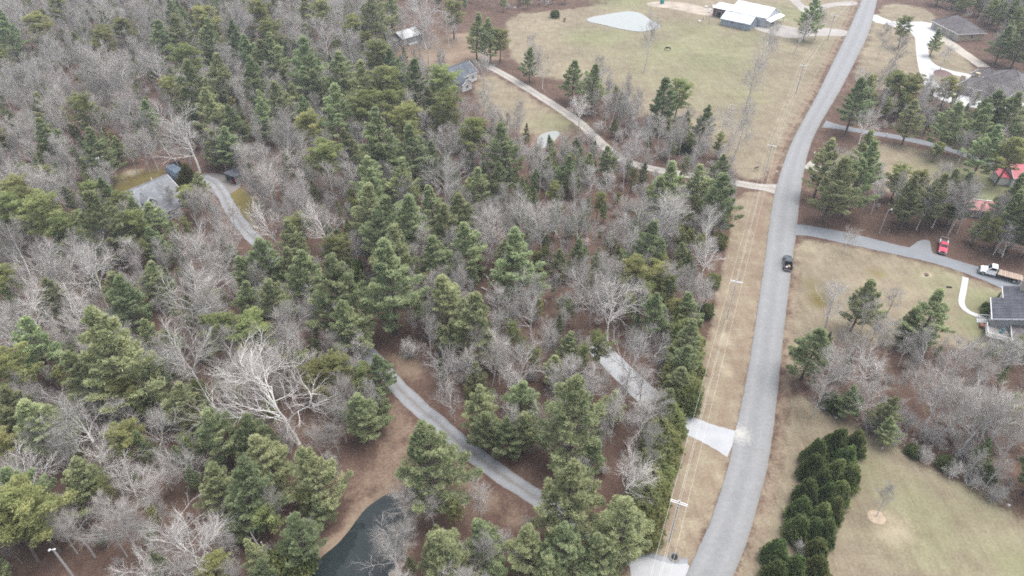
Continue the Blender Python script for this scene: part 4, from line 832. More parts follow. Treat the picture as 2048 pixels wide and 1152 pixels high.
DATA = """
W 320 72 50;W 362 60 50;W 413 73 55;Y 410 35 45;W 340 25 38;Y 77 50 50;W 8 55 55;Y 5 108 40;W 387 172 75;W 433 212 65;W 440 145 60;W 500 150 55;W 480 72 50;W 505 100 50;Y 333 172 40;W 293 225 42;Y 157 215 55
W 92 268 50;W 80 210 40;W 195 285 60;W 232 290 32;Y 367 112 55;W 210 40 32;W 153 80 28;Y 213 72 45;Y 247 57 40;W@ 468 338 250 58;W@ 486 305 212 58;W@ 440 338 262 50;W 395 362 32;W 217 372 48;Y 180 380 42;Y 7 272 40;Y 120 10 40;Y 35 378 52
A 370 350 38
Y@ 262 458 385 52;W@ 292 470 392 46;E@ 350 428 362 44;E@ 330 470 400 50;Y@ 385 425 365 40;E@ 410 440 372 46;E@ 470 470 405 46;E@ 225 385 318 40;E@ 300 345 262 36;E@ 275 350 262 34;E@ 318 342 250 34
E 290 25 60;E 473 35 65;E 235 135 85;E 195 120 60;E 250 210 65;E 30 165 75;E 80 155 75;E 110 95 65;E 110 215 55;E 130 295 48;E 35 265 60;D 305 115 60;D 75 348 85;D 8 340 70;E 50 20 65;E 150 30 58;E 190 20 55;E 455 110 48;E 477 178 40;E 170 120 50;E@ 503 356 285 52
D 367 240 118 largest pale spreading oak above the blue-grey shed, bare limbs showing white
Y 525 20 50;W 612 12 38;Y 640 15 45;Y 545 57 42;Y 700 47 40;W 745 15 58;W 778 10 42;Y 905 17 40;W 952 55 46;Y 1000 72 36;W 978 70 44;Y 745 107 55;Y 732 77 32;W 785 123 46;W 545 100 55;W 517 110 50;W 605 123 78;W 685 140 60;W 718 165 65;Y 768 160 60
W 828 157 60;Y 880 157 62;W 558 193 55;W 588 193 38;W 632 170 50;Y 902 210 58;W 865 207 50;W 608 222 46;Y 612 250 58;W 672 217 75;Y 725 213 68;Y 780 205 60;W 762 260 88;Y 812 240 62;W 825 290 70;Y 942 260 55;Y 652 307 62;W 700 290 52;W 757 310 55;W 855 310 45;W 742 345 60;W 808 352 60
W 955 360 50;W 992 357 50;W 1014 285 66;W 735 375 65;W 518 230 50;W 530 205 42
E 590 60 55;E 650 65 55;E 672 20 50;E 700 93 55;E 620 85 42;E 765 35 36;E 800 40 36;D 845 15 78;E@ 858 137 25 50;E@ 898 96 15 40;E@ 916 82 25 32;E@ 841 138 45 32;E 965 130 42;E 955 205 66;E 555 265 85;D 595 310 72;E 530 320 70;E 815 205 42;D 885 270 75;D 885 340 85;E 662 352 50;E 700 350 46;E 850 235 42;E 980 300 50;E 535 360 60;E 590 372 60
W 1060 117 34;W 1147 145 42;W 1187 158 50;W 1330 190 55;Y 1358 180 48;W 1407 232 40;K 1370 282 36;W 1333 355 68;W 1400 362 50;W 1437 330 40;W 1432 378 50;W 1137 337 45;W 1217 315 36;W 1177 325 32;W 1098 332 32;K 1111 27 14
E@ 1064 156 60 30;D@ 1085 178 82 34;E 1205 130 36;D 1172 205 45;E 1225 200 45;E 1257 215 40;E 1285 210 36;E 1377 230 32;E 1450 235 44;E@ 1456 352 185 56;E 1305 255 45;E 1345 275 42;E 1185 355 46;E 1210 360 40;E 1270 285 42;E 1290 320 42;E 1130 290 42
E@ 1288 146 18 46 tall bare tree standing alone in the pasture below the farm pond
E@ 1490 223 100 42 bare tree in the pasture nearest the road, second below the barns
E@ 1522 164 32 50 bare tree in the pasture just below the board barn
W 1622 20 42;Y 1812 50 32;W 1716 190 58;W 1740 175 42;Y 1790 165 45;Y 1820 165 45;W 1826 230 45;W 1905 235 55;W 1953 240 58;W 1986 215 58;W 2018 215 60;W 1975 285 58;Y 1900 170 36;Y 2025 300 55;W@ 1642 446 305 84;W@ 1684 432 282 74;W@ 1626 398 275 58;W@ 1704 385 262 66;Y 1876 293 22;Y 1803 350 50;Y 1846 355 45
W 1873 75 26 small pine standing alone beside the concrete drive by the garage
W@ 1872 12 -45 45;W@ 1900 17 -38 45;W@ 1930 24 -30 46;W@ 1955 33 -22 46;W@ 1982 50 -12 48;W@ 2008 62 -2 50;W@ 2034 74 5 50;W@ 2050 52 -12 50;W@ 1992 24 -40 46;W@ 2024 34 -28 46;W@ 1990 128 48 58;W@ 2020 138 52 58;W@ 2046 118 35 55;E@ 1984 120 58 34
E@ 1588 107 30 40;E@ 1629 78 8 44;E@ 1755 117 35 32;E@ 1880 139 85 32;E 1800 90 44;E 1790 140 42;D 1735 235 48;E 1852 175 32;E 1858 230 32;E 1935 285 40;D 2010 262 45;E 1750 345 40;E 1886 345 40;E 2035 180 40
Y 20 420 70;Y 50 400 60;Y 95 425 76;Y 143 447 60;W 205 430 105;Y 265 445 66;W 310 430 58;W 310 480 50;Y 373 395 46;Y 13 550 56;W 232 575 70;W 250 600 75;W 307 552 56;W 483 540 52;W 493 590 52;Y 435 650 70;Y 487 653 72;W 205 705 145;W 165 745 90;W 62 680 80;Y 22 728 80;W 300 735 62;Y 415 590 32;W 95 590 62;W 290 660 42
E 20 480 78;D 105 500 108;D 170 520 106;D 75 545 90;D 155 600 90;D 50 610 90;D 15 650 90;D 240 665 80;D 385 470 98;D 435 510 80;D 370 575 116;D 385 625 90;D 370 690 118;D 467 730 90;E 97 390 52;E 430 410 42;E 260 500 50
W 738 412 72;W 765 445 88;W 812 430 78;W 790 492 82;W 775 545 112;W 862 405 60;W 895 440 64;W 925 420 60;W 928 480 68;W 872 510 66;W 672 580 108;W 720 625 78;W 895 590 76;W 940 625 88;W 575 475 56;W 530 510 70;W 568 525 60;W 622 525 74;W 540 590 70;W 1012 535 60;Y 658 493 50;Y 598 450 50;Y 660 730 60;W 755 735 52;Y 628 752 60;Y 718 752 46;K 700 540 46;Y 518 668 50;W 945 745 42
D 540 425 80;E 595 405 60;D 650 425 88;D 588 660 108;D 580 715 90;D 680 665 70;E 705 690 52;D 890 718 76;E 980 710 78;E 985 450 70;D 970 480 60;D 525 705 80;E 708 735 50;D 1012 735 70
S 822 694 52 rounded grey twiggy brush heap beside the bend of the gravel drive
W 1040 508 88;W 1120 520 38;W 1164 498 42;W 1297 487 74;Y 1275 545 64;Y 1314 540 50;Y 1285 575 46;W 1370 510 42;W 1440 390 68;W 1324 392 60;W 1320 610 64;W 1377 610 50;W 1377 675 64;W 1365 715 60;Y 1205 680 50;W 1140 690 50;W 1360 752 50;W 1110 727 42
E 1035 430 70;E 1087 440 74;E 1125 435 65;E 1165 435 74;E 1283 430 70;E 1325 432 78;E 1345 425 60;D 1425 440 74;D 1415 500 70;E 1245 455 50;D 1060 590 108;D 1185 570 90;D 1205 610 98;E 1157 545 70;E 1220 540 70;D 1354 558 52;E 1405 585 52;D 1280 690 106;D 1040 715 90;E 1145 745 70;E 1250 600 46;E 1315 752 54
W@ 1802 460 350 56;W@ 1840 456 342 60;W@ 1872 436 335 48;W@ 1903 450 345 56;W@ 1985 497 378 56;W@ 2012 505 368 70;W@ 2044 516 360 70;W@ 1992 465 345 58;W 1868 620 84;W 1822 645 52;Y 2043 690 42;K 1830 672 44
W 1730 590 76 tall blue-green pine with long leaning bare trunk beside the road
W 1630 684 84 dark broad pine at the road edge below the pickup
D 1700 465 42 small bare tree standing alone beside the paved drive
E 1672 600 64;E 1765 660 60;E 1790 590 42;D 1750 720 80;E 1670 730 78;D 1870 685 80;E 1950 690 80;E 1920 720 80;E 2010 700 70;D 2030 465 50;E 1720 700 60
W 22 818 80;W 80 838 90;Y 5 880 60;Y 253 875 66;W 153 955 80;W 25 975 100;Y 52 1012 112;Y 8 1035 110;W 430 850 90;W 360 795 70;Y 227 782 70;W 420 955 76;W 473 975 108;W 498 862 80;Y 417 1135 60
D 160 825 128;D 195 890 100;D 305 845 82;D 365 905 86;D 318 930 70;D 55 935 98;D 245 945 80;E 235 1040 104;E 290 980 70;E 150 1055 78;D 370 1050 148;E 425 1060 60;E 455 1085 52;D 280 1130 90;D 30 780 60;E 240 825 60
W 725 820 70;W 752 805 50;W 532 920 90;W 640 940 100;Y 522 1025 60;W 962 800 70;W 955 855 60;W 1018 862 56;W 610 1075 80;W 888 1100 98;W 968 1070 76;W 995 1145 52;K 580 1125 70
W 865 910 128 large blue-green pine between the near pond and the gravel drive
D@ 597 888 686 205 biggest pale spreading bare tree, wide fan of white limbs in the near wood
E 680 830 60;D 895 790 72;E 805 1000 76;D 780 1075 100;S 905 1000 45;E@ 814 1072 985 56;E@ 806 1112 1022 70;S 812 1060 36;S 800 1105 40;D 730 1155 50
W 1134 825 128;W 1040 790 62;W 1050 850 62;W 1240 1040 108;W 1225 805 50;W 1058 1085 80;W 1135 1090 92;W 1210 1105 80;W 1100 1135 62;W 1345 790 50
W 1160 955 130 large blue-green pine where the gravel drive disappears under trees
H 1372 650 44;H 1355 628 50;H 1380 690 44;H 1368 668 50;H 1382 735 44;H 1364 713 50;H 1374 775 44;H 1359 753 50;H 1358 815 44;H 1345 793 50;H 1346 850 44;H 1327 828 50;H 1338 885 44;H 1318 863 50;H 1330 918 44;H 1317 896 50;H 1321 950 44;H 1305 928 50;H 1314 985 44;H 1302 963 50;H 1306 1018 44;H 1289 996 50;H 1298 1052 44;H 1281 1030 50;H 1288 1086 44;H 1275 1064 50;H 1428 560 22;H 1440 480 24;H 1412 620 24;H 1446 430 22
D 1100 830 70;D 1257 928 108;E 1290 830 70;E 1310 810 60;D 1215 1135 60
K 1667 803 32;W 1703 790 50;W 1776 810 60;W 1782 855 46;W 2010 805 75;W@ 2046 990 862 80;K 1830 900 24;K 1895 925 28;K 1972 945 34
D 1740 785 70;E@ 1840 868 752 84;E@ 1872 884 762 84;E@ 1915 908 776 84;E@ 1950 925 790 84;E@ 1986 944 815 84;D@ 1892 862 745 92;E@ 1960 880 765 76;E 1645 780 60;S 1690 806 44;S 1735 832 44;S 1762 850 46;S 1800 872 46;S 1850 902 48;S 1915 934 48;S 1945 952 48;S 2000 980 50;S 1870 860 60;S 1930 890 60;S 1820 840 56
S 1604 1096 42 purplish bare shrub growing among the cedar hedge
E@ 1753 1033 968 36 thin bare sapling in a ring of bare soil on the lower field
K 1975 612 16 taller of the two clipped dark bushes beside the porch steps;K 1973 623 15 lower of the two clipped dark bushes beside the porch steps;K 2005 592 12 low dark bush behind the porch house's roof edge
C 1676 878 52;C 1713 881 48;C 1636 901 54;C 1693 911 54;C 1629 931 54;C 1673 938 52;C 1703 948 50;C 1646 958 52;C 1616 981 54;C 1679 981 52;C 1656 988 52;C 1603 1018 54;C 1669 1015 52;C 1646 1025 52;C 1599 1051 54;C 1653 1058 54;C 1626 1055 52;C 1636 1098 54;C 1556 1098 56;C 1593 1131 56;C 1636 1131 56;C 1556 1141 56
C 1540 1180 58;C 1590 1185 58;C 1630 1175 58
S 1400 300 40;S 1250 300 40;S 1330 300 40;S 1200 250 36;S 1440 300 36;S 1290 265 36;S 1180 270 36;S 1235 265 34;S 1370 315 36
"""
LAND = [(60,50,'near the top left corner'),(220,60,'in the far wood, upper left'),(400,60,'far above the blue-grey shed'),(560,60,'in the far wood left of the cabin'),(710,60,'just left of the cabin'),(880,40,'beside the cabin'),(985,80,'between the cabin and the farm pond'),
 (70,190,'by the left edge above the trailer'),(210,180,'just above the white-roofed trailer'),(370,160,'in the wood high above the grey house'),(190,290,'beside the white-roofed trailer'),(470,280,'behind the open-fronted shed'),(60,320,'by the left edge below the trailer'),
 (530,170,'in the far wood above the open-fronted shed'),(650,170,'in the far pine belt left of the cabin'),(770,160,'directly below the cabin'),(880,200,'beside the white drive house'),(960,200,'just below the white drive house'),
 (560,300,'just right of the open-fronted shed'),(680,290,'deep in the wood below the far pine belt'),(800,300,'deep in the wood below the white drive house'),(900,320,'left of the woodland pool'),(1000,330,'just below the woodland pool'),
 (1090,120,'at the pasture edge by the farm drive'),(1170,180,'right of the farm drive, upper clump'),(1330,200,'in the pasture clump under the lone tree'),(1450,250,'at the pasture edge near the road'),(1170,330,'where the farm drive enters the trees'),(1290,310,'along the lower farm drive'),(1400,350,'at the mouth of the farm drive'),
 (60,430,'by the left edge beside the grey house'),(210,430,'left of the grey house front'),(310,450,'in front of the grey house'),(400,430,'between the grey house and its drive'),(90,540,'by the left edge below the grey house'),(230,590,'in the wood well below the grey house'),(400,560,'left of the upper gravel drive'),(500,520,'along the upper gravel drive'),(600,440,'right of the upper gravel drive'),(650,560,'where pines overhang the gravel drive'),
 (760,430,'in the upper central pine clump'),(790,530,'in the lower central pine clump'),(900,450,'right of the central pine clump'),(930,600,'right of the gravel drive bend'),(1000,480,'in the middle of the central wood'),
 (1100,450,'in the grey bare wood at the centre'),(1300,440,'in the wood above the second pole'),(1430,420,'at the wood edge below the farm drive mouth'),(1070,580,'in the central wood left of the olive pines'),(1200,580,'in the central wood above the short drive'),(1320,560,'around the olive pines near the power line'),(1390,600,'at the wood edge beside the second pole'),
 (60,650,'by the left edge at mid height'),(190,700,'around the wide pine at lower left'),(300,690,'left of the bright olive pines'),(460,660,'around the bright olive pines'),(590,680,'left of the gravel drive bend'),(700,700,'beside the gravel drive bend'),(890,720,'inside the gravel drive bend'),(1030,720,'between the two gravel drives'),(1160,720,'left of the short gravel drive'),(1290,700,'above the short gravel drive'),(1370,700,'at the wood edge above the short drive'),
 (50,800,'by the left edge, lower wood'),(180,850,'in the lower left wood'),(330,870,'further left of the great bare tree'),(470,880,'just left of the great bare tree'),(620,900,'below the great bare tree'),(730,800,'right of the great bare tree'),(970,820,'right of the gravel drive below its bend'),(1080,820,'around the big pine left of the short drive'),(1270,820,'below the short gravel drive'),(1257,930,'above the lower gravel mouth'),
 (60,1000,'by the left edge above the pole'),(150,1060,'right of the lower left pole'),(60,1140,'in the bottom left corner'),(290,1020,'in the bottom wood right of the pole'),(430,1050,'in the bottom wood left of the near pond'),(590,1080,'on the left bank of the near pond'),(790,1040,'on the right bank of the near pond'),(930,1090,'right of the near pond'),(1090,1100,'at the bottom edge under the drive'),(1230,1060,'beside the lower gravel mouth'),
 (1330,950,'along the cut edge by the near pole'),(1430,560,'along the cut edge by the second pole'),(1620,40,'beside the barn yard'),(1780,80,'along the road opposite the barns'),(1960,30,'in the dark wood behind the garage'),(2000,100,'right of the garage'),(1890,110,'in the lawn beside the concrete drive'),(1720,190,'at the road end of the east tree belt'),(1810,180,'in the thin tree belt below the garage drive'),(1900,220,'in the east tree belt before the hip-roofed house'),(2000,230,'at the right end of the east tree belt'),(1950,290,'just above the east lane'),
 (1690,330,'at the mouth of the east lane'),(1830,350,'on the lawn below the east lane'),(1660,410,'above the mouth of the paved drive'),(1820,420,'above the paved drive by the lamp'),(1920,430,'beside the faded pink shed'),(2020,450,'above the white flatbed truck'),(1680,600,'in the yard beside the road'),(1780,640,'in the lower yard, road side'),(1870,630,'in the lower yard, walk side'),(1970,690,'below the porch house'),
 (1680,760,'at the road corner of the east wood'),(1770,800,'in the east wood, left part'),(1880,850,'in the middle of the east wood'),(2000,880,'at the right edge of the east wood'),(1900,920,'at the foot of the east wood'),(1660,900,'in the upper end of the hedge'),(1640,980,'in the middle of the hedge'),(1630,1050,'in the lower hedge'),(1590,1130,'in the hedge at the bottom edge')]
ORD = ['leftmost', 'second from left', 'third from left', 'fourth from left', 'fifth from left', 'sixth from left', 'seventh from left', 'eighth from left', 'ninth from left', 'tenth from left', 'eleventh from left', 'twelfth from left']
placed = []          # (kind, x, y, H, crown radius)
entries = []
for part in DATA.replace('\n', ';').split(';'):
    tk_ = part.split()
    if len(tk_) < 4: continue
    if tk_[0].endswith('@'):        # base pixel, pixel row of the top, crown width
        k = tk_[0][0]; bx, by, ty, w = map(float, tk_[1:5]); own = ' '.join(tk_[5:]); p = G(bx, by); a_ = PITCH+math.atan((ty-576)/FPX); H = max(3, CAM_H-p.y*math.tan(a_))
        q = to_px((p.x, p.y, H*.66)); entries.append(dict(k=k, px=q[0], py=q[1], H=H, wm=w*q[2]/FPX*1.1, X=p.x, Y=p.y, own=own)); continue
    k, x, y, w = tk_[0], float(tk_[1]), float(tk_[2]), float(tk_[3]); own = ' '.join(tk_[4:])
    ratio, lo, hi, hc = SPEC[k]; H = 14.0
    for _ in range(6):
        p = G(x, y, H*hc); dep = to_px(p)[2]; wm = w*dep/FPX*((1.22 if (1600 < x < 1720 and y < 480) or y < 320 else 1.05 if x > 1600 else 1.05 if (190 < x < 400 and 340 < y < 490) else 1.22) if k in 'WY' else 1.22 if k == 'D' else .94 if k == 'C' else 1.1); H = min(hi, max(lo, ratio*wm))
    p = G(x, y, H*hc)
    if p.y < 12: continue
    entries.append(dict(k=k, px=x, py=y, H=H, wm=wm, X=p.x, Y=p.y, own=own))
# nobody's trunk stands in a road, drive or pond
drives = [(wat['LONG'], 2.6), (wat['SHORT'], 3.1), (wat['FARM'], 2.5), (wat['EAST'], 2.4), (wat['SPUR'], 2.6)]
XY = np.array([(e['X'], e['Y']) for e in entries])
for P, cl in drives+[(0.5*(resample(RL, n=120)+resample(RR, n=120)), 4.2)]:
    for i in range(len(entries)):
        q = XY[i]; j = np.argmin(np.linalg.norm(resample(P, step=.5)-q, axis=1)) if np.abs(P-q).sum(1).min() < 60 else None
        if j is None: continue
        c = resample(P, step=.5)[j]; v = q-c; d = np.linalg.norm(v)
        if d < cl: XY[i] = c+(v/d if d > .05 else np.array([.7, .7]))*cl
for P in ponds:
    d = sdf(XY, P)
    for i in np.where(d < .6)[0]:
        c = P[np.argmin(np.linalg.norm(P-XY[i], axis=1))]; v = c-P.mean(0); XY[i] = c+v/np.linalg.norm(v)*1.0
for e, q in zip(entries, XY): e['X'], e['Y'] = q
bins = {}
for e in entries:
    if e['own']: continue
    j = min(range(len(LAND)), key=lambda i: (LAND[i][0]-e['px'])**2+(LAND[i][1]-e['py'])**2)
    bins.setdefault((e['k'], j), []).append(e)
for (k, j), L_ in bins.items():
    L_.sort(key=lambda e: e['px'])
    for n_, e in enumerate(L_):
        e['own'] = f"{KIND[k][2]} {LAND[j][2]}" if len(L_) == 1 else (f"{ORD[n_]} of the {KIND[k][2]}s {LAND[j][2]}" if len(L_) > 2 else f"{'left' if n_ == 0 else 'right'} one of two {KIND[k][2]}s {LAND[j][2]}")
GROUP = {'W': 'blue-green pines', 'Y': 'olive-green pines', 'D': 'spreading bare trees', 'E': 'upright bare trees', 'S': 'bare shrubs', 'C': 'cedars of the hedge', 'K': 'dark evergreen bushes', 'H': 'bushes along the cut wood edge', 'A': 'garden evergreens'}
tg = np.random.default_rng(99)
BROADEST = max(MODELS['D'], key=lambda m_: m_['w'])
for e in entries:
    md = MODELS[e['k']][tg.integers(len(MODELS[e['k']]))]
    if e['own'].startswith('biggest'): md = BROADEST
    nm, cat_, _ = KIND[e['k']]
    sz = e['H']/md['h']; sx = min(max(e['wm']/md['w'], .62*sz), 1.75*sz)*(1.35 if md is BROADEST and e['own'].startswith('biggest') else 1)
    t = tag(empty(nm, (e['X'], e['Y'], -0.02), tg.random()*6.283), e['own'], cat_, GROUP[e['k']])
    t.rotation_euler = (tg.normal()*.025, tg.normal()*.025, tg.random()*6.283); t.scale = (sx, sx, sz)
    link('trunk' if e['k'] not in 'SK' else 'stem', md['trunk'], t); link('crown', md['crown'], t)

# ------------------------------------------------------------------ the mass of smaller trees under and between them: nobody could count it
WOODS = [  # polygon in photo pixels (ground), spacing in metres, share of evergreen, height range
 ([(-300,-10),(755,-10),(775,60),(785,110),(880,150),(900,205),(960,262),(1060,275),(1080,300),(1220,330),(1330,350),(1440,372),(1468,400),(1448,480),(1428,560),(1402,650),(1380,740),(1350,850),(1326,930),(1304,1010),(1275,1100),(1200,1200),(1150,1400),(-500,1400)], 3.45, .40, (6, 14)),
 ([(1585,775),(1600,715),(1660,670),(1710,660),(1800,690),(1960,705),(2060,700),(2300,740),(2300,1130),(2048,1030),(1950,968),(1800,880),(1680,820)], 3.6, .22, (4, 12)),
 ([(1690,180),(1760,200),(1850,205),(1960,225),(2300,250),(2300,350),(2048,335),(1960,308),(1800,268),(1690,242)], 3.5, .66, (7, 14)),
 ([(1615,360),(1690,400),(1760,395),(1860,410),(1950,430),(2060,420),(2300,420),(2300,590),(2048,528),(1960,512),(1905,486),(1870,466),(1800,462),(1740,438),(1640,440)], 3.7, .62, (8, 17)),
 ([(1130,190),(1210,185),(1300,245),(1400,285),(1455,325),(1440,345),(1300,325),(1225,290),(1170,240)], 3.2, .16, (5, 13)),
 ([(1850,-40),(2300,-40),(2300,170),(2010,130),(1985,95),(1975,55),(1930,35),(1880,22)], 4.6, .85, (9, 18)),
 ([(1000,-60),(1150,-60),(1140,12),(1060,20),(1000,25)], 5.0, .6, (8, 16)),
 ([(760,-40),(1010,-40),(1010,15),(920,25),(860,22),(790,30)], 5.5, .4, (8, 15)),
]
KEEP_OUT = [chaikin(gpts(p_), 1, True) for p_ in (
 [(225,338),(340,320),(372,330),(372,352),(395,345),(495,350),(505,420),(480,430),(440,400),(410,400),(395,440),(360,470),(290,480),(240,450),(225,380)],
 [(630,1152),(660,1060),(700,960),(745,880),(770,800),(760,700),(800,690),(860,730),(850,800),(900,880),(960,940),(1090,1020),(1090,1085),(1000,1060),(900,1040),(860,1060),(820,1152),(780,1260),(560,1260)],
 [(40,1160),(270,1150),(330,1340),(100,1420),(0,1300)],
 [(1190,690),(1230,690),(1340,800),(1340,850),(1290,840),(1230,770)])]
pts, idx, rot, scl = [], [], [], []
protos = []
pc = bpy.data.collections.new('understory_kit')
def proto(md, i):
    a, b = md['trunk'], md['crown']; bm = bmesh.new(); bm.from_mesh(a); na = len(bm.faces)
    me = bpy.data.meshes.new('understory_%02d' % i); bm.to_mesh(me); bm.free()
    bm = bmesh.new(); bm.from_mesh(me); bm.from_mesh(b); mats_ = list(a.materials)+list(b.materials)
    bm.faces.ensure_lookup_table()
    for f in bm.faces[na:]: f.material_index += len(a.materials)
    bm.to_mesh(me); bm.free()
    for m_ in mats_: me.materials.append(m_)
    o = bpy.data.objects.new('understory_%02d' % i, me); pc.objects.link(o); protos.append(md); return i
kit = {k: [] for k in 'WYES'}; c_ = 0
for k, cnt in (('W', 2), ('Y', 2), ('E', 3), ('S', 2)):
    for md in MODELS[k][:cnt]: kit[k].append(proto(md, c_)); c_ += 1
big = XY; bigR = np.array([e['wm']*.28 for e in entries])
for px, sp, ever, (h0, h1) in WOODS:
    P = np.array(gpts(px)); lo, hi = P.min(0), P.max(0)
    a, b = np.meshgrid(np.arange(lo[0], hi[0], sp), np.arange(lo[1], hi[1], sp)); q = np.c_[a.ravel(), b.ravel()]+tg.uniform(-.48, .48, (a.size, 2))*sp
    ok = inside(q, P) & (q[:, 1] < 356) & (q[:, 1] > 20)
    for C, cl in drives: ok &= seg_dist(q, C) > cl+2.6
    for K_ in KEEP_OUT: ok &= ~inside(q, K_)
    for C in ponds: ok &= sdf(q, C) > 2.0
    ok &= (seg_dist(q, RL) > 9) & (seg_dist(q, RR) > 5)
    for x, y in q[ok]:
        u_, v_, dd = to_px((x, y, 4))
        if u_ < -160 or u_ > 2210: continue
        if (np.hypot(big[:, 0]-x, big[:, 1]-y) < bigR*.5+.4).any(): continue
        patch = math.sin(x*.043+1.3)*math.cos(y*.037+.4)+.5*math.sin(x*.11+y*.09)
        r = tg.random(); k = 'S' if r < .27 else ('W' if r < .27+.73*ever*(.62+.5*patch) else ('Y' if r < .27+.73*ever*(1.0+.5*patch) else 'E'))
        H = tg.uniform(h0, h1)*(.72 if k in 'WY' else 1) if k != 'S' else tg.uniform(1.5, 4.2)
        i = kit[k][tg.integers(len(kit[k]))]; md = protos[i]; s_ = H/md['h']; wx = s_*tg.uniform(.85, 1.35)
        pts.append((x, y, -.02)); idx.append(i); rot.append((tg.normal()*.05, tg.normal()*.05, tg.random()*6.283)); scl.append((wx, wx, s_))
um = bpy.data.meshes.new('woodland_understory'); um.from_pydata(pts, [], [])
for nme, ty, data, fld in (('pick', 'INT', idx, 'value'), ('rot', 'FLOAT_VECTOR', rot, 'vector'), ('scl', 'FLOAT_VECTOR', scl, 'vector')):
    at = um.attributes.new(nme, ty, 'POINT'); at.data.foreach_set(fld, np.array(data).ravel())
ng = bpy.data.node_groups.new('scatter_understory', 'GeometryNodeTree'); ng.interface.new_socket('Geometry', in_out='INPUT', socket_type='NodeSocketGeometry'); ng.interface.new_socket('Geometry', in_out='OUTPUT', socket_type='NodeSocketGeometry')
gi = ng.nodes.new('NodeGroupInput'); go = ng.nodes.new('NodeGroupOutput'); ip = ng.nodes.new('GeometryNodeInstanceOnPoints'); ci = ng.nodes.new('GeometryNodeCollectionInfo')
ci.inputs['Collection'].default_value = pc; ci.inputs['Separate Children'].default_value = True; ci.inputs['Reset Children'].default_value = True; ip.inputs['Pick Instance'].default_value = True
ng.links.new(gi.outputs[0], ip.inputs['Points']); ng.links.new(ci.outputs[0], ip.inputs['Instance']); ng.links.new(ip.outputs[0], go.inputs[0])
for nme, ty, sock in (('pick', 'INT', 'Instance Index'), ('rot', 'FLOAT_VECTOR', 'Rotation'), ('scl', 'FLOAT_VECTOR', 'Scale')):
    na = ng.nodes.new('GeometryNodeInputNamedAttribute'); na.data_type = ty; na.inputs['Name'].default_value = nme; ng.links.new(na.outputs[0], ip.inputs[sock])
uo = tag(link('woodland_understory', um), 'tangle of young bare trees, saplings and small pines filling the woods', 'undergrowth', kind='stuff')
md_ = uo.modifiers.new('scatter', 'NODES'); md_.node_group = ng
print('LONG', [e['own'] for e in entries if len(e['own'].split()) > 16])
print('TREES', len(entries), 'UNDER', len(pts))
# ------------------------------------------------------------------ vehicles
def paint_mat(name, c, rough=0.28, var=0.12):
    m, nt, ln, b = mat(name, rough, 0.5); b.inputs['Coat Weight'].default_value = 0.4; b.inputs['Coat Roughness'].default_value = 0.12
    tc = nt.new("ShaderNodeTexCoord").outputs['Object']; r = ramp(nt, [(0.35, tuple(x*(1-var) for x in c)), (0.7, c)]); ln.new(noise(nt, ln, tc, 1.2, 4), r.inputs[0]); ln.new(r.outputs[0], b.inputs['Base Color'])
    return m
M['tyre'] = flat('tyre_rubber', (0.02, 0.02, 0.021), 0.3, 3, 0.9); M['rim'] = flat('wheel_rim', (0.45, 0.46, 0.47), 0.2, 3, 0.35, 0.5, 0.6); M['chrome'] = flat('bumper_chrome', (0.6, 0.6, 0.62), 0.15, 2, 0.2, 0.5, 0.9)
M['lamp_clear'] = flat('headlamp_lens', (0.72, 0.74, 0.75), 0.1, 3, 0.15, 0.6); M['lamp_red'] = flat('tail_lamp', (0.35, 0.02, 0.02), 0.2, 3, 0.2, 0.6); M['chassis'] = flat('chassis_black', (0.02, 0.02, 0.02), 0.3, 2, 0.8); M['car_glass'] = glass_mat('car_glass', (0.02, 0.025, 0.03), 0.05)
def wheel(o, x, y, r, w):
    s = 1 if y > 0 else -1
    t = MB().tube([(x, y-w/2, r), (x, y-w/2+.03, r), (x, y+w/2-.03, r), (x, y+w/2, r)], r, 18).build('wheel', M['tyre'], o); rm = MB().tube([(x, y+s*(w/2-.06), r), (x, y+s*(w/2+.015), r)], r*.6, 14).build('rim', M['rim'], t); MB().tube([(x, y+s*(w/2), r), (x, y+s*(w/2+.05), r)], r*.16, 8).build('hub', M['chassis'], rm) if False else None
def glass(o, name, pts, t=0.025):
    P = [Vector(p) for p in pts]; n = (P[1]-P[0]).cross(P[2]-P[0]).normalized(); V = [p+n*t for p in P]+[p-n*t for p in P]
    return MB().add(V, [(0, 1, 2, 3), (7, 6, 5, 4), (0, 4, 5, 1), (1, 5, 6, 2), (2, 6, 7, 3), (3, 7, 4, 0)]).build(name, M['car_glass'], o)
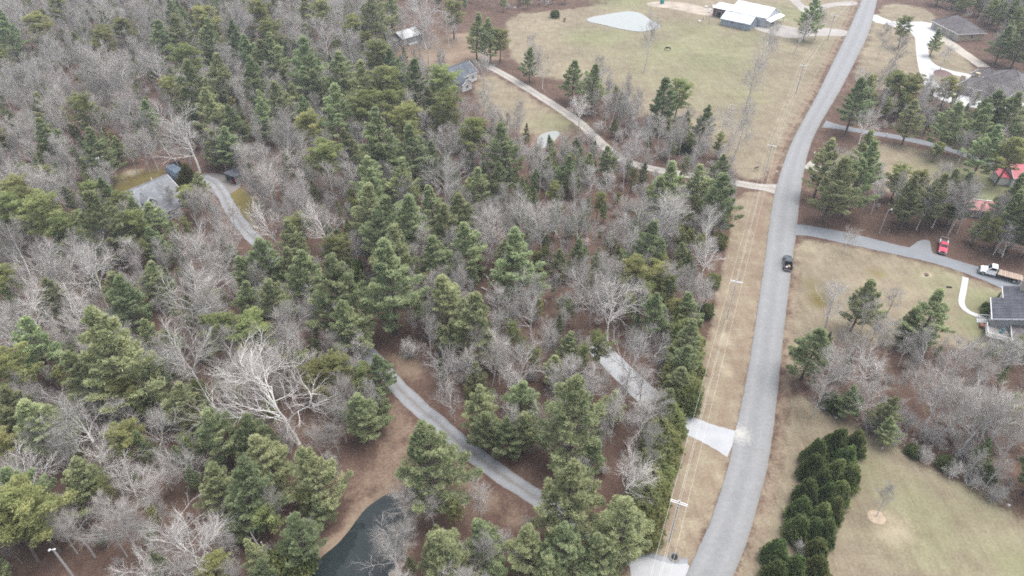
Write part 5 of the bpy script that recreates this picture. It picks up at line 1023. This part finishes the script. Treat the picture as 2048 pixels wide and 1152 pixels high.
def cab(o, body, x0, x1, z0, z1, hw, rake_f=.62, rake_r=.12, inset=.17):
    """greenhouse with pillars, roof and separate panes; x1 is the windscreen foot"""
    lo = [(x0, -hw, z0), (x1, -hw, z0), (x1, hw, z0), (x0, hw, z0)]; hi = [(x0+rake_r, -hw+inset, z1), (x1-rake_f, -hw+inset, z1), (x1-rake_f, hw-inset, z1), (x0+rake_r, hw-inset, z1)]
    c = MB().hull(lo, hi).build('cab', body, o, bevel=.05)
    L_ = [Vector(p) for p in lo]; H_ = [Vector(p) for p in hi]
    def pane(a, b, c1, d, u0=.08, u1=.92, v0=.1, v1=.86):
        f = lambda u, v: (a*(1-u)+b*u)*(1-v)+(d*(1-u)+c1*u)*v
        return [f(u0, v0), f(u1, v0), f(u1, v1), f(u0, v1)]
    glass(o, 'windscreen', pane(L_[1], L_[2], H_[2], H_[1])); glass(o, 'rear_window', pane(L_[3], L_[0], H_[0], H_[3]))
    for a, b, c1, d in ((L_[0], L_[1], H_[1], H_[0]), (L_[2], L_[3], H_[3], H_[2])): glass(o, 'side_window', pane(a, b, c1, d, .08, .9, .12, .84))
    for s in (-1, 1): MB().box((x1-.35, s*(hw+.14), z0+.12), (.14, .2, .18)).build('mirror', M['chassis'], o, bevel=.03)
def pickup(name, loc, rz, body, label, cab_len=2.2, flat_bed=None):
    o = tag(empty(name, (*loc, 0.05), rz), label, 'pickup truck'); hw = .96
    MB().hull([(.95, -hw, .45), (2.72, -hw, .45), (2.72, hw, .45), (.95, hw, .45)], [(.95, -hw+.04, 1.18), (2.62, -hw+.1, 1.02), (2.62, hw-.1, 1.02), (.95, hw-.04, 1.18)]).build('bonnet', body, o, bevel=.06)
    xr = .95-cab_len
    MB().box(((xr+.95)/2, 0, .8), (cab_len, 2*hw, .72)).build('body', body, o, bevel=.04); cab(o, body, xr+.02, 1.12, 1.14, 1.86, hw-.06)
    if flat_bed is None:
        MB().box(((xr-2.8)/2, 0, .62), (xr+2.8, 1.7, .12)).build('bed_floor', M['chassis'], o)
        for s in (-1, 1): MB().box(((xr-2.8)/2, s*(hw-.06), .86), (xr+2.78, .12, .72)).build('bed_side', body, o, bevel=.025)
        MB().box((-2.78, 0, .86), (.1, 1.68, .62)).build('tailgate', body, o, bevel=.025); MB().box((xr-.02, 0, .9), (.08, 1.68, .6)).build('bed_front', body, o)
    else: flat_bed(o, xr)
    for s in (-1, 1): MB().box((2.7, s*.72, .82), (.1, .36, .2)).build('headlight', M['lamp_clear'], o); MB().box((-2.84, s*.84, .9), (.06, .18, .36)).build('tail_light', M['lamp_red'], o)
    MB().box((2.72, 0, .8), (.06, .95, .26)).build('grille', M['chassis'], o); MB().box((2.8, 0, .5), (.18, 1.9, .22)).build('bumper', M['chrome'], o, bevel=.03); MB().box((-2.92, 0, .55), (.16, 1.85, .2)).build('bumper', M['chrome'], o, bevel=.03)
    MB().box((-.1, 0, .42), (5.2, 1.1, .16)).build('chassis', M['chassis'], o)
    for x in (1.78, -1.85):
        for y in (-.86, .86): wheel(o, x, y, .4, .28)
    return o
bk = paint_mat('black_paint', (0.022, 0.026, 0.032), .22); pk = pickup('black_pickup', (64.95, 130.4), math.radians(74), bk, 'black pickup truck driving up the grey road', 2.3)
def cargo(name, loc, rz, z, parts, label, cat):
    o = tag(empty(name, (*loc, z), rz), label, cat)
    for nm, c, d, m in parts: MB().box(c, d).build(nm, m, o, bevel=.02)
    return o
tan = flat('cardboard', (0.42, 0.30, 0.22), 0.3, 3, .9); pale = flat('pale_sack', (0.66, 0.62, 0.58), 0.2, 3, .9)
def bed_pt(dx, dy): c, s = math.cos(math.radians(74)), math.sin(math.radians(74)); return (64.95+dx*c-dy*s, 130.4+dx*s+dy*c)
cargo('cardboard_box', bed_pt(-1.75, -.2), 1.4, .73, [('carton', (0, 0, .17), (.7, .5, .34), tan), ('flap', (.1, .2, .35), (.5, .25, .02), tan)], 'brown cardboard box in the black pickup bed', 'box')
cargo('feed_sack', bed_pt(-2.25, .35), 1.1, .73, [('bag', (0, 0, .12), (.75, .42, .24), pale), ('seam', (.4, 0, .12), (.08, .4, .06), pale)], 'pale sack lying in the rear of the black pickup bed', 'sack')
rd = paint_mat('red_paint', (0.60, 0.06, 0.11), .35, .2)
def rack_bed(o, xr):
    MB().box(((xr-2.8)/2, 0, .72), (xr+2.8, 1.9, .14)).build('flat_bed', M['wood_grey'], o)
    for s in (-1, 1): MB().box(((xr-2.8)/2, s*.82, 1.0), (xr+2.7, .3, .46)).build('tool_box', M['metal_pale'], o, bevel=.02)
    for x in (xr-.1, -2.7):
        r = MB(); [r.tube([(x, s*.85, .8), (x, s*.85, 1.9)], .04, 6) for s in (-1, 1)]; r.tube([(x, -.85, 1.9), (x, .85, 1.9)], .04, 6); r.build('rack', M['metal_galv'], o)
pickup('red_pickup', (104.75, 136.9), math.radians(-119), rd, 'red pickup with chrome bumper and loaded rack parked by the drive', 1.6, rack_bed)
c, s = math.cos(math.radians(-119)), math.sin(math.radians(-119))
for k, (dx, dy) in enumerate(((-1.3, .25), (-2.0, -.25), (-1.9, .3))):
    q = (104.75+dx*c-dy*s, 136.9+dx*s+dy*c); cargo('wooden_crate', q, math.radians(-119), .84, [('slat', (0, yy, zz), (.62, .03, .13), tan) for yy in (-.24, .24) for zz in (.1, .26, .42)]+[('end_board', (xx, 0, .26), (.03, .45, .5), tan) for xx in (-.3, .3)]+[('base_board', (0, 0, .03), (.6, .45, .04), tan)], ['wooden crate on the red pickup bed, nearest its cab', 'wooden crate at the rear of the red pickup bed, left side', 'wooden crate at the rear of the red pickup bed, right side'][k], 'crate')
# white flatbed truck
wp = paint_mat('white_truck_paint', (0.78, 0.79, 0.80), .3, .05); hd = math.radians(150); ft = tag(empty('flatbed_truck', (112.2, 125.75, 0.045), hd), 'white flatbed truck with long brown plank bed on the paved drive', 'truck')
hw = 1.12
MB().hull([(2.55, -hw+.1, .6), (4.1, -hw+.12, .6), (4.1, hw-.12, .6), (2.55, hw-.1, .6)], [(2.55, -hw+.2, 1.62), (3.95, -hw+.35, 1.38), (3.95, hw-.35, 1.38), (2.55, hw-.2, 1.62)]).build('bonnet', wp, ft, bevel=.1)
MB().box((1.75, 0, 1.15), (1.75, 2*hw-.1, 1.1)).build('body', wp, ft, bevel=.05); cab(ft, wp, .9, 2.72, 1.68, 2.55, hw-.06, .7, .08, .14)
for s_ in (-1, 1): MB().prism([(2.55, .55), (2.65, .95), (3.05, 1.12), (3.45, 1.12), (3.85, .95), (3.95, .6)], s_*(hw-.14)-.16, s_*(hw-.14)+.16, 'y').build('fender', wp, ft, bevel=.03)
for s_ in (-1, 1): MB().box((4.06, s_*.78, 1.05), (.1, .32, .24)).build('headlight', M['lamp_clear'], ft)
MB().box((4.08, 0, 1.0), (.08, 1.1, .45)).build('grille', M['chassis'], ft); MB().box((4.2, 0, .62), (.2, 2.2, .28)).build('bumper', M['chrome'], ft, bevel=.03)
for s_ in (-1, 1): MB().box((-.6, s_*.45, .85), (8.4, .14, .26)).build('chassis_rail', M['chassis'], ft)
MB().box((-1.8, 0, 1.12), (4.95, 2.4, .14)).build('bed_frame', M['chassis'], ft)
pw = [flat('bed_plank_%d' % i, c_, .25, 1.5, .9) for i, c_ in enumerate(((0.36, 0.27, 0.21), (0.44, 0.34, 0.27), (0.40, 0.31, 0.25), (0.52, 0.42, 0.34)))]
for k in range(24): MB().box((-4.2+k*.206, 0, 1.245+random.uniform(-.006, .006)), (.192, 2.46, .08)).build('bed_plank', pw[random.choice((0, 0, 1, 1, 2, 2, 3))], ft)
MB().box((.72, 0, 1.7), (.08, 2.2, 1.0)).build('headboard', M['chassis'], ft); MB().box((-4.36, 0, 1.16), (.1, 2.46, .2)).build('tail_board', pw[1], ft)
for s_ in (-1, 1): MB().box((-4.0, s_*1.0, .55), (.04, .4, .7)).build('mud_flap', M['chassis'], ft)
for x in (3.25, -2.95):
    for y in (-.98, .98): wheel(ft, x, y, .5, .34 if x > 0 else .5)

# ------------------------------------------------------------------ power line, lamp, poles
M['pole'] = flat('pole_wood', (0.40, 0.38, 0.365), .3, .8, .9); M['arm'] = flat('crossarm_pale', (0.72, 0.71, 0.70), .12, 1.5, .8); M['wire'] = flat('wire_aluminium', (0.72, 0.70, 0.66), .05, 1, .45, .5)
PL = [(2.5, 6.5), (24.05, 58.5), (45.9, 110.9), (71.6, 172.5), (101.0, 234.0), (133.2, 291.6), (168, 347)]; PH = 10.3
wn_ = ['', 'wooden utility pole with white crossarm nearest the camera', 'wooden utility pole with white crossarm level with the black pickup', 'wooden utility pole with white crossarm by the farm drive mouth', 'wooden utility pole with white crossarm beside the pasture', 'wooden utility pole with white crossarm near the barn yard', '']
ends = []
for i, (x, y) in enumerate(PL):
    a = PL[max(i-1, 0)]; b = PL[min(i+1, len(PL)-1)]; d = Vector((b[0]-a[0], b[1]-a[1], 0)).normalized(); rz = math.atan2(d.y, d.x)-math.pi/2
    R_ = Matrix.Rotation(rz, 3, 'Z'); base = Vector((x, y, 0)); ends.append([base+R_ @ Vector(p) for p in ((-1.15, 0, PH-.05), (1.15, 0, PH-.05), (-.1, 0, PH+.42), (.12, 0, PH-2.6))])
    if not wn_[i]: continue
    o = tag(empty('utility_pole', (x, y, 0), rz), wn_[i], 'utility pole', 'poles of the power line')
    MB().tube([(0, 0, -.3), (0, 0, PH+.2)], .17, 10, .11).build('pole', M['pole'], o)
    for yy in (-.15, .15): MB().box((0, yy, PH-.3), (2.5, .11, .13)).build('crossarm', M['arm'], o)
    for p in ((-1.15, 0, PH-.17), (1.15, 0, PH-.17), (-.1, 0, PH+.25)): MB().tube([p, (p[0], p[1], p[2]+.07), (p[0], p[1], p[2]+.12)], .09, 8, .05).build('insulator', M['white'], o)
    for s_ in (-1, 1): MB().tube([(s_*.75, -.2, PH-.35), (0, -.17, PH-.95)], .025, 5).build('brace', M['arm'], o)
wl_ = ['power wire on the forest side of the crossarms', 'power wire on the road side of the crossarms', 'power wire along the pole tops', 'lower neutral wire below the crossarms']
for k in range(4):
    P_ = []
    for i in range(len(PL)-1):
        A_, B_ = ends[i][k], ends[i+1][k]
        for j in range(12): t = j/12; P_.append(A_.lerp(B_, t)-Vector((0, 0, (1.0 if k < 3 else .8)*4*t*(1-t))))
    P_.append(ends[-1][k]); o = MB().tube(P_, .014, 4).build('power_wire', M['wire']); tag(o, wl_[k], 'wire', 'wires of the power line')
def lamp_pole(x, y, H, face, label, dbl=False):
    o = tag(empty('lamp_pole', (x, y, 0), face), label, 'lamp post'); MB().tube([(0, 0, -.2), (0, 0, H)], .13, 10, .09).build('pole', M['pole'], o)
    MB().tube([(0, 0, H-.25), (.35, 0, H), (.9, 0, H+.1)], .035, 6).build('arm', M['metal_galv'], o); MB().tube([(.9, 0, H+.12), (.95, 0, H+.02), (1.0, 0, H-.1)], .12, 10, .2).build('lamp_head', M['white'], o)
p = G(1758, 467); lamp_pole(p.x, p.y, 6.9, .3, 'pale lamp post beside the paved drive')
p = G(1774, 472); o = MB().box((0, 0, .9), (.12, .12, 1.8)).box((0, 0, 1.8), (.2, .2, .08)).build('wooden_post', M['wood_grey']); o.location = (p.x, p.y, 0); tag(o, 'short wooden post right of the lamp post', 'post')
p = (G(145, 1152, 5)+G(95, 1083, 10))/2; o = tag(empty('utility_pole', (p.x, p.y, 0), .4), 'grey wooden pole with lamp at the bottom left corner', 'utility pole')
MB().tube([(0, 0, -.3), (0, 0, 9.9)], .19, 10, .13).build('pole', M['pole'], o); MB().tube([(0, 0, 9.7), (-.35, .1, 9.9)], .04, 6).build('arm', M['arm'], o); MB().tube([(-.35, .1, 9.95), (-.5, .13, 9.75)], .1, 8, .17).build('lamp_head', M['white'], o); MB().box((.12, 0, 9.8), (.3, .2, .12)).build('bracket', M['white'], o)

# ------------------------------------------------------------------ horses
def horse(loc, rz, m, label, graze=True):
    V = [(0, 0, 1.18), (.45, 0, 1.2), (.78, 0, 1.28), (1.05, 0, 1.12 if graze else 1.55), (1.35, 0, .66 if graze else 1.85), (1.45, 0, .36 if graze else 1.8), (1.52, 0, .12 if graze else 1.55), (-.45, 0, 1.2), (-.75, 0, 1.22), (-.98, 0, 1.1), (-1.08, 0, .65)]
    E_ = [(0, 1), (1, 2), (2, 3), (3, 4), (4, 5), (5, 6), (0, 7), (7, 8), (8, 9), (9, 10)]; R_ = [.33, .33, .27, .18, .15, .14, .08, .32, .31, .07, .05]
    for s_ in (-1, 1):
        n = len(V); V += [(.6, s_*.17, .95), (.63, s_*.18, .55), (.6, s_*.18, .14), (.66, s_*.18, .04)]; R_ += [.13, .08, .055, .06]; E_ += [(2, n), (n, n+1), (n+1, n+2), (n+2, n+3)]
        n = len(V); V += [(-.72, s_*.18, .92), (-.62, s_*.18, .66), (-.82, s_*.18, .48), (-.76, s_*.18, .12), (-.7, s_*.18, .04)]; R_ += [.17, .11, .065, .055, .06]; E_ += [(8, n), (n, n+1), (n+1, n+2), (n+2, n+3), (n+3, n+4)]
        n = len(V); V.append((1.33 if graze else 1.33, s_*.09, .82 if graze else 2.05)); R_.append(.03); E_.append((4, n))
    me = bpy.data.meshes.new('horse'); me.from_pydata(V, E_, []); me.materials.append(m); o = link('horse', me, None, (*loc, 0), (0, 0, rz))
    sk = o.modifiers.new('skin', 'SKIN'); sk.use_smooth_shade = True; ld = me.skin_vertices[0].data
    for i, r in enumerate(R_): ld[i].radius = (r, r*1.0); 
    ld[0].use_root = True; o.modifiers.new('sub', 'SUBSURF').levels = 2; o.modifiers['sub'].render_levels = 2
    mn = MB().hull([(.72, -.03, 1.42), (1.0, -.03, 1.2), (1.0, .03, 1.2), (.72, .03, 1.42)], [(.8, -.03, 1.56), (1.16, -.03, 1.24), (1.16, .03, 1.24), (.8, .03, 1.56)]).build('mane', M['chassis'], o) if graze else None
    return tag(o, label, 'horse', 'horses in the pasture')
hb = flat('horse_dark_bay', (0.035, 0.018, 0.014), .3, 3, .6); p = G(1336, 101); horse((p.x, p.y), math.radians(170), hb, 'dark brown horse grazing alone in the middle of the pasture')
p = G(1129, 43); horse((p.x, p.y), math.radians(250), hb, 'dark brown horse grazing by trees left of the farm pond')

# ------------------------------------------------------------------ small things
def mailbox(x, y, c, label):
    p = G(x, y); o = tag(empty('mailbox', (p.x, p.y, 0), .3), label, 'mailbox'); MB().box((0, 0, .55), (.1, .1, 1.1)).build('post', M['wood_grey'], o)
    MB().prism([(-.1, 1.1), (.1, 1.1), (.1, 1.24), (.05, 1.33), (-.05, 1.33), (-.1, 1.24)], -.27, .27).build('box', c, o); MB().box((.1, -.12, 1.28), (.05, .02, .16)).build('flag', M['lamp_red'], o)
mailbox(1706, 139, M['chassis'], 'dark mailbox at the road shoulder above the east tree belt'); mailbox(1718, 17, M['chassis'], 'dark mailbox at the road shoulder by the barn track'); mailbox(1552, 350, M['white'], 'white mailbox beside the farm drive mouth'); mailbox(1772, 275, M['white'], 'white mailbox beside the east lane'); mailbox(1627, 312, M['white'], 'white mailbox beside the drive spur')
p = G(1349, 1115); o = tag(empty('manhole', (p.x, p.y, 0)), 'round black manhole lid on pale ring beside the lower gravel mouth', 'manhole')
MB().tube([(0, 0, -.05), (0, 0, .12)], .85, 24).build('ring', M['gravel'], o); MB().tube([(0, 0, .12), (0, 0, .3), (0, 0, .34)], .45, 20).build('lid', M['chassis'], o)
p = G(1511, 342); o = tag(empty('sign_board', (p.x, p.y, 0), .5), 'small dark sign board on two posts near the farm drive mouth', 'sign')
for x in (-.7, .7): MB().box((x, 0, .7), (.1, .1, 1.4)).build('post', M['wood_grey'], o)
MB().box((0, -.07, 1.15), (1.5, .05, .5)).build('board', M['wood_brown'], o)
p = G(1324, 7); o = tag(empty('water_tank', (p.x, p.y, 0), .3), 'teal green tank standing at the top of the pasture', 'tank'); tl = flat('teal_tank', (0.02, 0.28, 0.26), .2, 1.5, .4)
MB().tube([(0, 0, 0), (0, 0, 1.5), (0, 0, 1.8)], 1.0, 16).build('body', tl, o); MB().tube([(0, 0, 1.8), (0, 0, 2.05)], .9, 16, .25).build('cap', tl, o)
p = G(1399, 44); o = MB().hull([(-.5, -.4, 0), (.5, -.4, 0), (.5, .4, 0), (-.5, .4, 0)], [(-.45, -.35, .7), (.45, -.35, .7), (.45, .35, .7), (-.45, .35, .7)]).build('white_tub', M['white'], bevel=.05); o.location = (p.x, p.y, 0); tag(o, 'small white tub in the grass left of the board barn', 'tub')
for k, (x, y) in enumerate(((1406, 40), (1412, 40), (1418, 41), (1418, 48), (1425, 36))):
    p = G(x, y); o = MB().box((0, 0, .6), (.16, .16, 1.2)).box((0, 0, 1.2), (.1, .1, .12)).build('fence_post', M['wood_grey']); o.location = (p.x, p.y, 0); tag(o, ['leftmost fence post of the small pen', 'second fence post from left in the small pen', 'middle fence post of the small pen, far side', 'middle fence post of the small pen, near side', 'rightmost fence post of the small pen'][k]+' by the board barn', 'post', 'posts of the pen by the barn')
def rock(name, x, y, r, m, label, cat, group=None, fl=.5):
    p = G(x, y); bm = bmesh.new(); bmesh.ops.create_icosphere(bm, subdivisions=2, radius=r)
    for v in bm.verts: v.co *= random.uniform(.72, 1.2); v.co.z *= fl
    me = bpy.data.meshes.new(name); bm.to_mesh(me); bm.free(); me.materials.append(m); o = link(name, me, None, (p.x, p.y, r*fl*.5), (0, 0, random.random()*6)); return tag(o, label, cat, group)
for k, (x, y, r) in enumerate(((1648, 817, .35), (1700, 823, .45), (1672, 835, .25), (1765, 896, .2), (1812, 892, .3), (1842, 914, .42), (1914, 912, .3), (1932, 961, .4), (1945, 962, .55), (1980, 986, .25), (2018, 1010, .25))): rock('pale_rock', x, y, r, M['concrete'], ORD[k]+' of the pale rocks strewn along the edge of the east wood', 'rock', 'pale rocks along the wood edge', .3)
for k, (x, y) in enumerate(((1412, 14), (1420, 20), (1426, 12), (1417, 24))): rock('rubble_rock', x, y, 1.0, M['concrete'], ['leftmost', 'second from left', 'rightmost', 'nearest'][k]+' of the pale rubble lumps left of the red-brown shed', 'rock', 'rubble by the barns', .4)
rock('stump', 1853, 550, .55, M['wood_brown'], 'small stump with bare soil in the yard beside the paved drive', 'stump', None, .45)
p = G(1898, 575); o = MB().box((0, 0, .1), (1.1, .35, .2)).box((.1, 0, .24), (.6, .25, .08)).build('drain_box', M['chassis']); o.location = (p.x, p.y, 0); o.rotation_euler.z = -.2; tag(o, 'small dark box in the lawn left of the walk', 'box')
def log(x0, y0, x1, y1, r, label, m='bark_grey', z0=.2, z1=.2):
    a, b = G(x0, y0, z0), G(x1, y1, z1); mb = MB(); mid = (a+b)/2+Vector((.1, .1, .05)); mb.tube([a, mid, b], r, 8, r*.6); d = b-a
    for t in (.4, .6, .8): q = a+d*t; mb.tube([q, q+Vector((random.uniform(-.9, .9), random.uniform(-.9, .9), .5))], r*.3, 4, r*.1)
    return tag(mb.build('fallen_log', M[m]), label, 'log', 'fallen logs')
for k, (a, b, c1, d) in enumerate(((968, 548, 990, 575), (975, 560, 1003, 566), (963, 575, 988, 592), (985, 600, 1006, 588), (1000, 620, 975, 605))): log(a, b, c1, d, .2, ['uppermost', 'second from top', 'middle', 'fourth from top', 'lowest'][k]+' of the fallen logs in the gap of the central wood')
log(676, 832, 700, 838, .12, 'thin fallen log on the leaf litter right of the great bare tree')
def snag(x, y, H, label, lean):
    p = G(x, y); o = tag(empty('dead_snag', (p.x, p.y, 0)), label, 'dead tree', 'dead snags by the near pond')
    MB().tube([(0, 0, -.2), (lean*.4, .1, H*.45), (lean, .2, H)], .2, 8, .08).build('trunk', M['bark_pale'], o)
    MB().tube([(lean*.5, .1, H*.55), (lean*.5+.9, .2, H*.8)], .06, 5, .02).build('branch', M['bark_pale'], o); MB().tube([(lean*.7, .1, H*.7), (lean*.7-.8, -.1, H*.9)], .05, 5, .02).build('branch', M['bark_pale'], o)
snag(524, 1108, 5.5, 'leftmost dead white snag left of the near pond', -.5); snag(538, 1118, 4.2, 'middle dead white snag left of the near pond', -.3); snag(590, 1062, 4.5, 'rightmost dead white snag left of the near pond', .1)
p = G(1753, 1034); o = poly_obj('bare_soil_ring', [(p.x+1.35*math.cos(a)*random.uniform(.85, 1.1), p.y+1.35*math.sin(a)*random.uniform(.85, 1.1)) for a in np.linspace(0, 6.283, 26)[:-1]], .012, flat('bare_soil', (0.42, 0.33, 0.24), .35, 1.2, .95))

# ------------------------------------------------------------------ the air between
hz = bpy.data.materials.new('haze_air'); hz.use_nodes = True; nt = hz.node_tree.nodes; nt.remove(nt['Principled BSDF'])
pv = nt.new('ShaderNodeVolumePrincipled'); pv.inputs['Color'].default_value = (0.78, 0.87, 1.0, 1); pv.inputs['Density'].default_value = HAZE; pv.inputs['Anisotropy'].default_value = 0.2
hz.node_tree.links.new(pv.outputs[0], nt['Material Output'].inputs['Volume'])
if HAZE > 0:
    hb_ = MB().box((0, 1500, 49), (16000, 16000, 104)).build('haze', hz); hb_.location = (0, 0, 0); tag(hb_, kind='stuff')
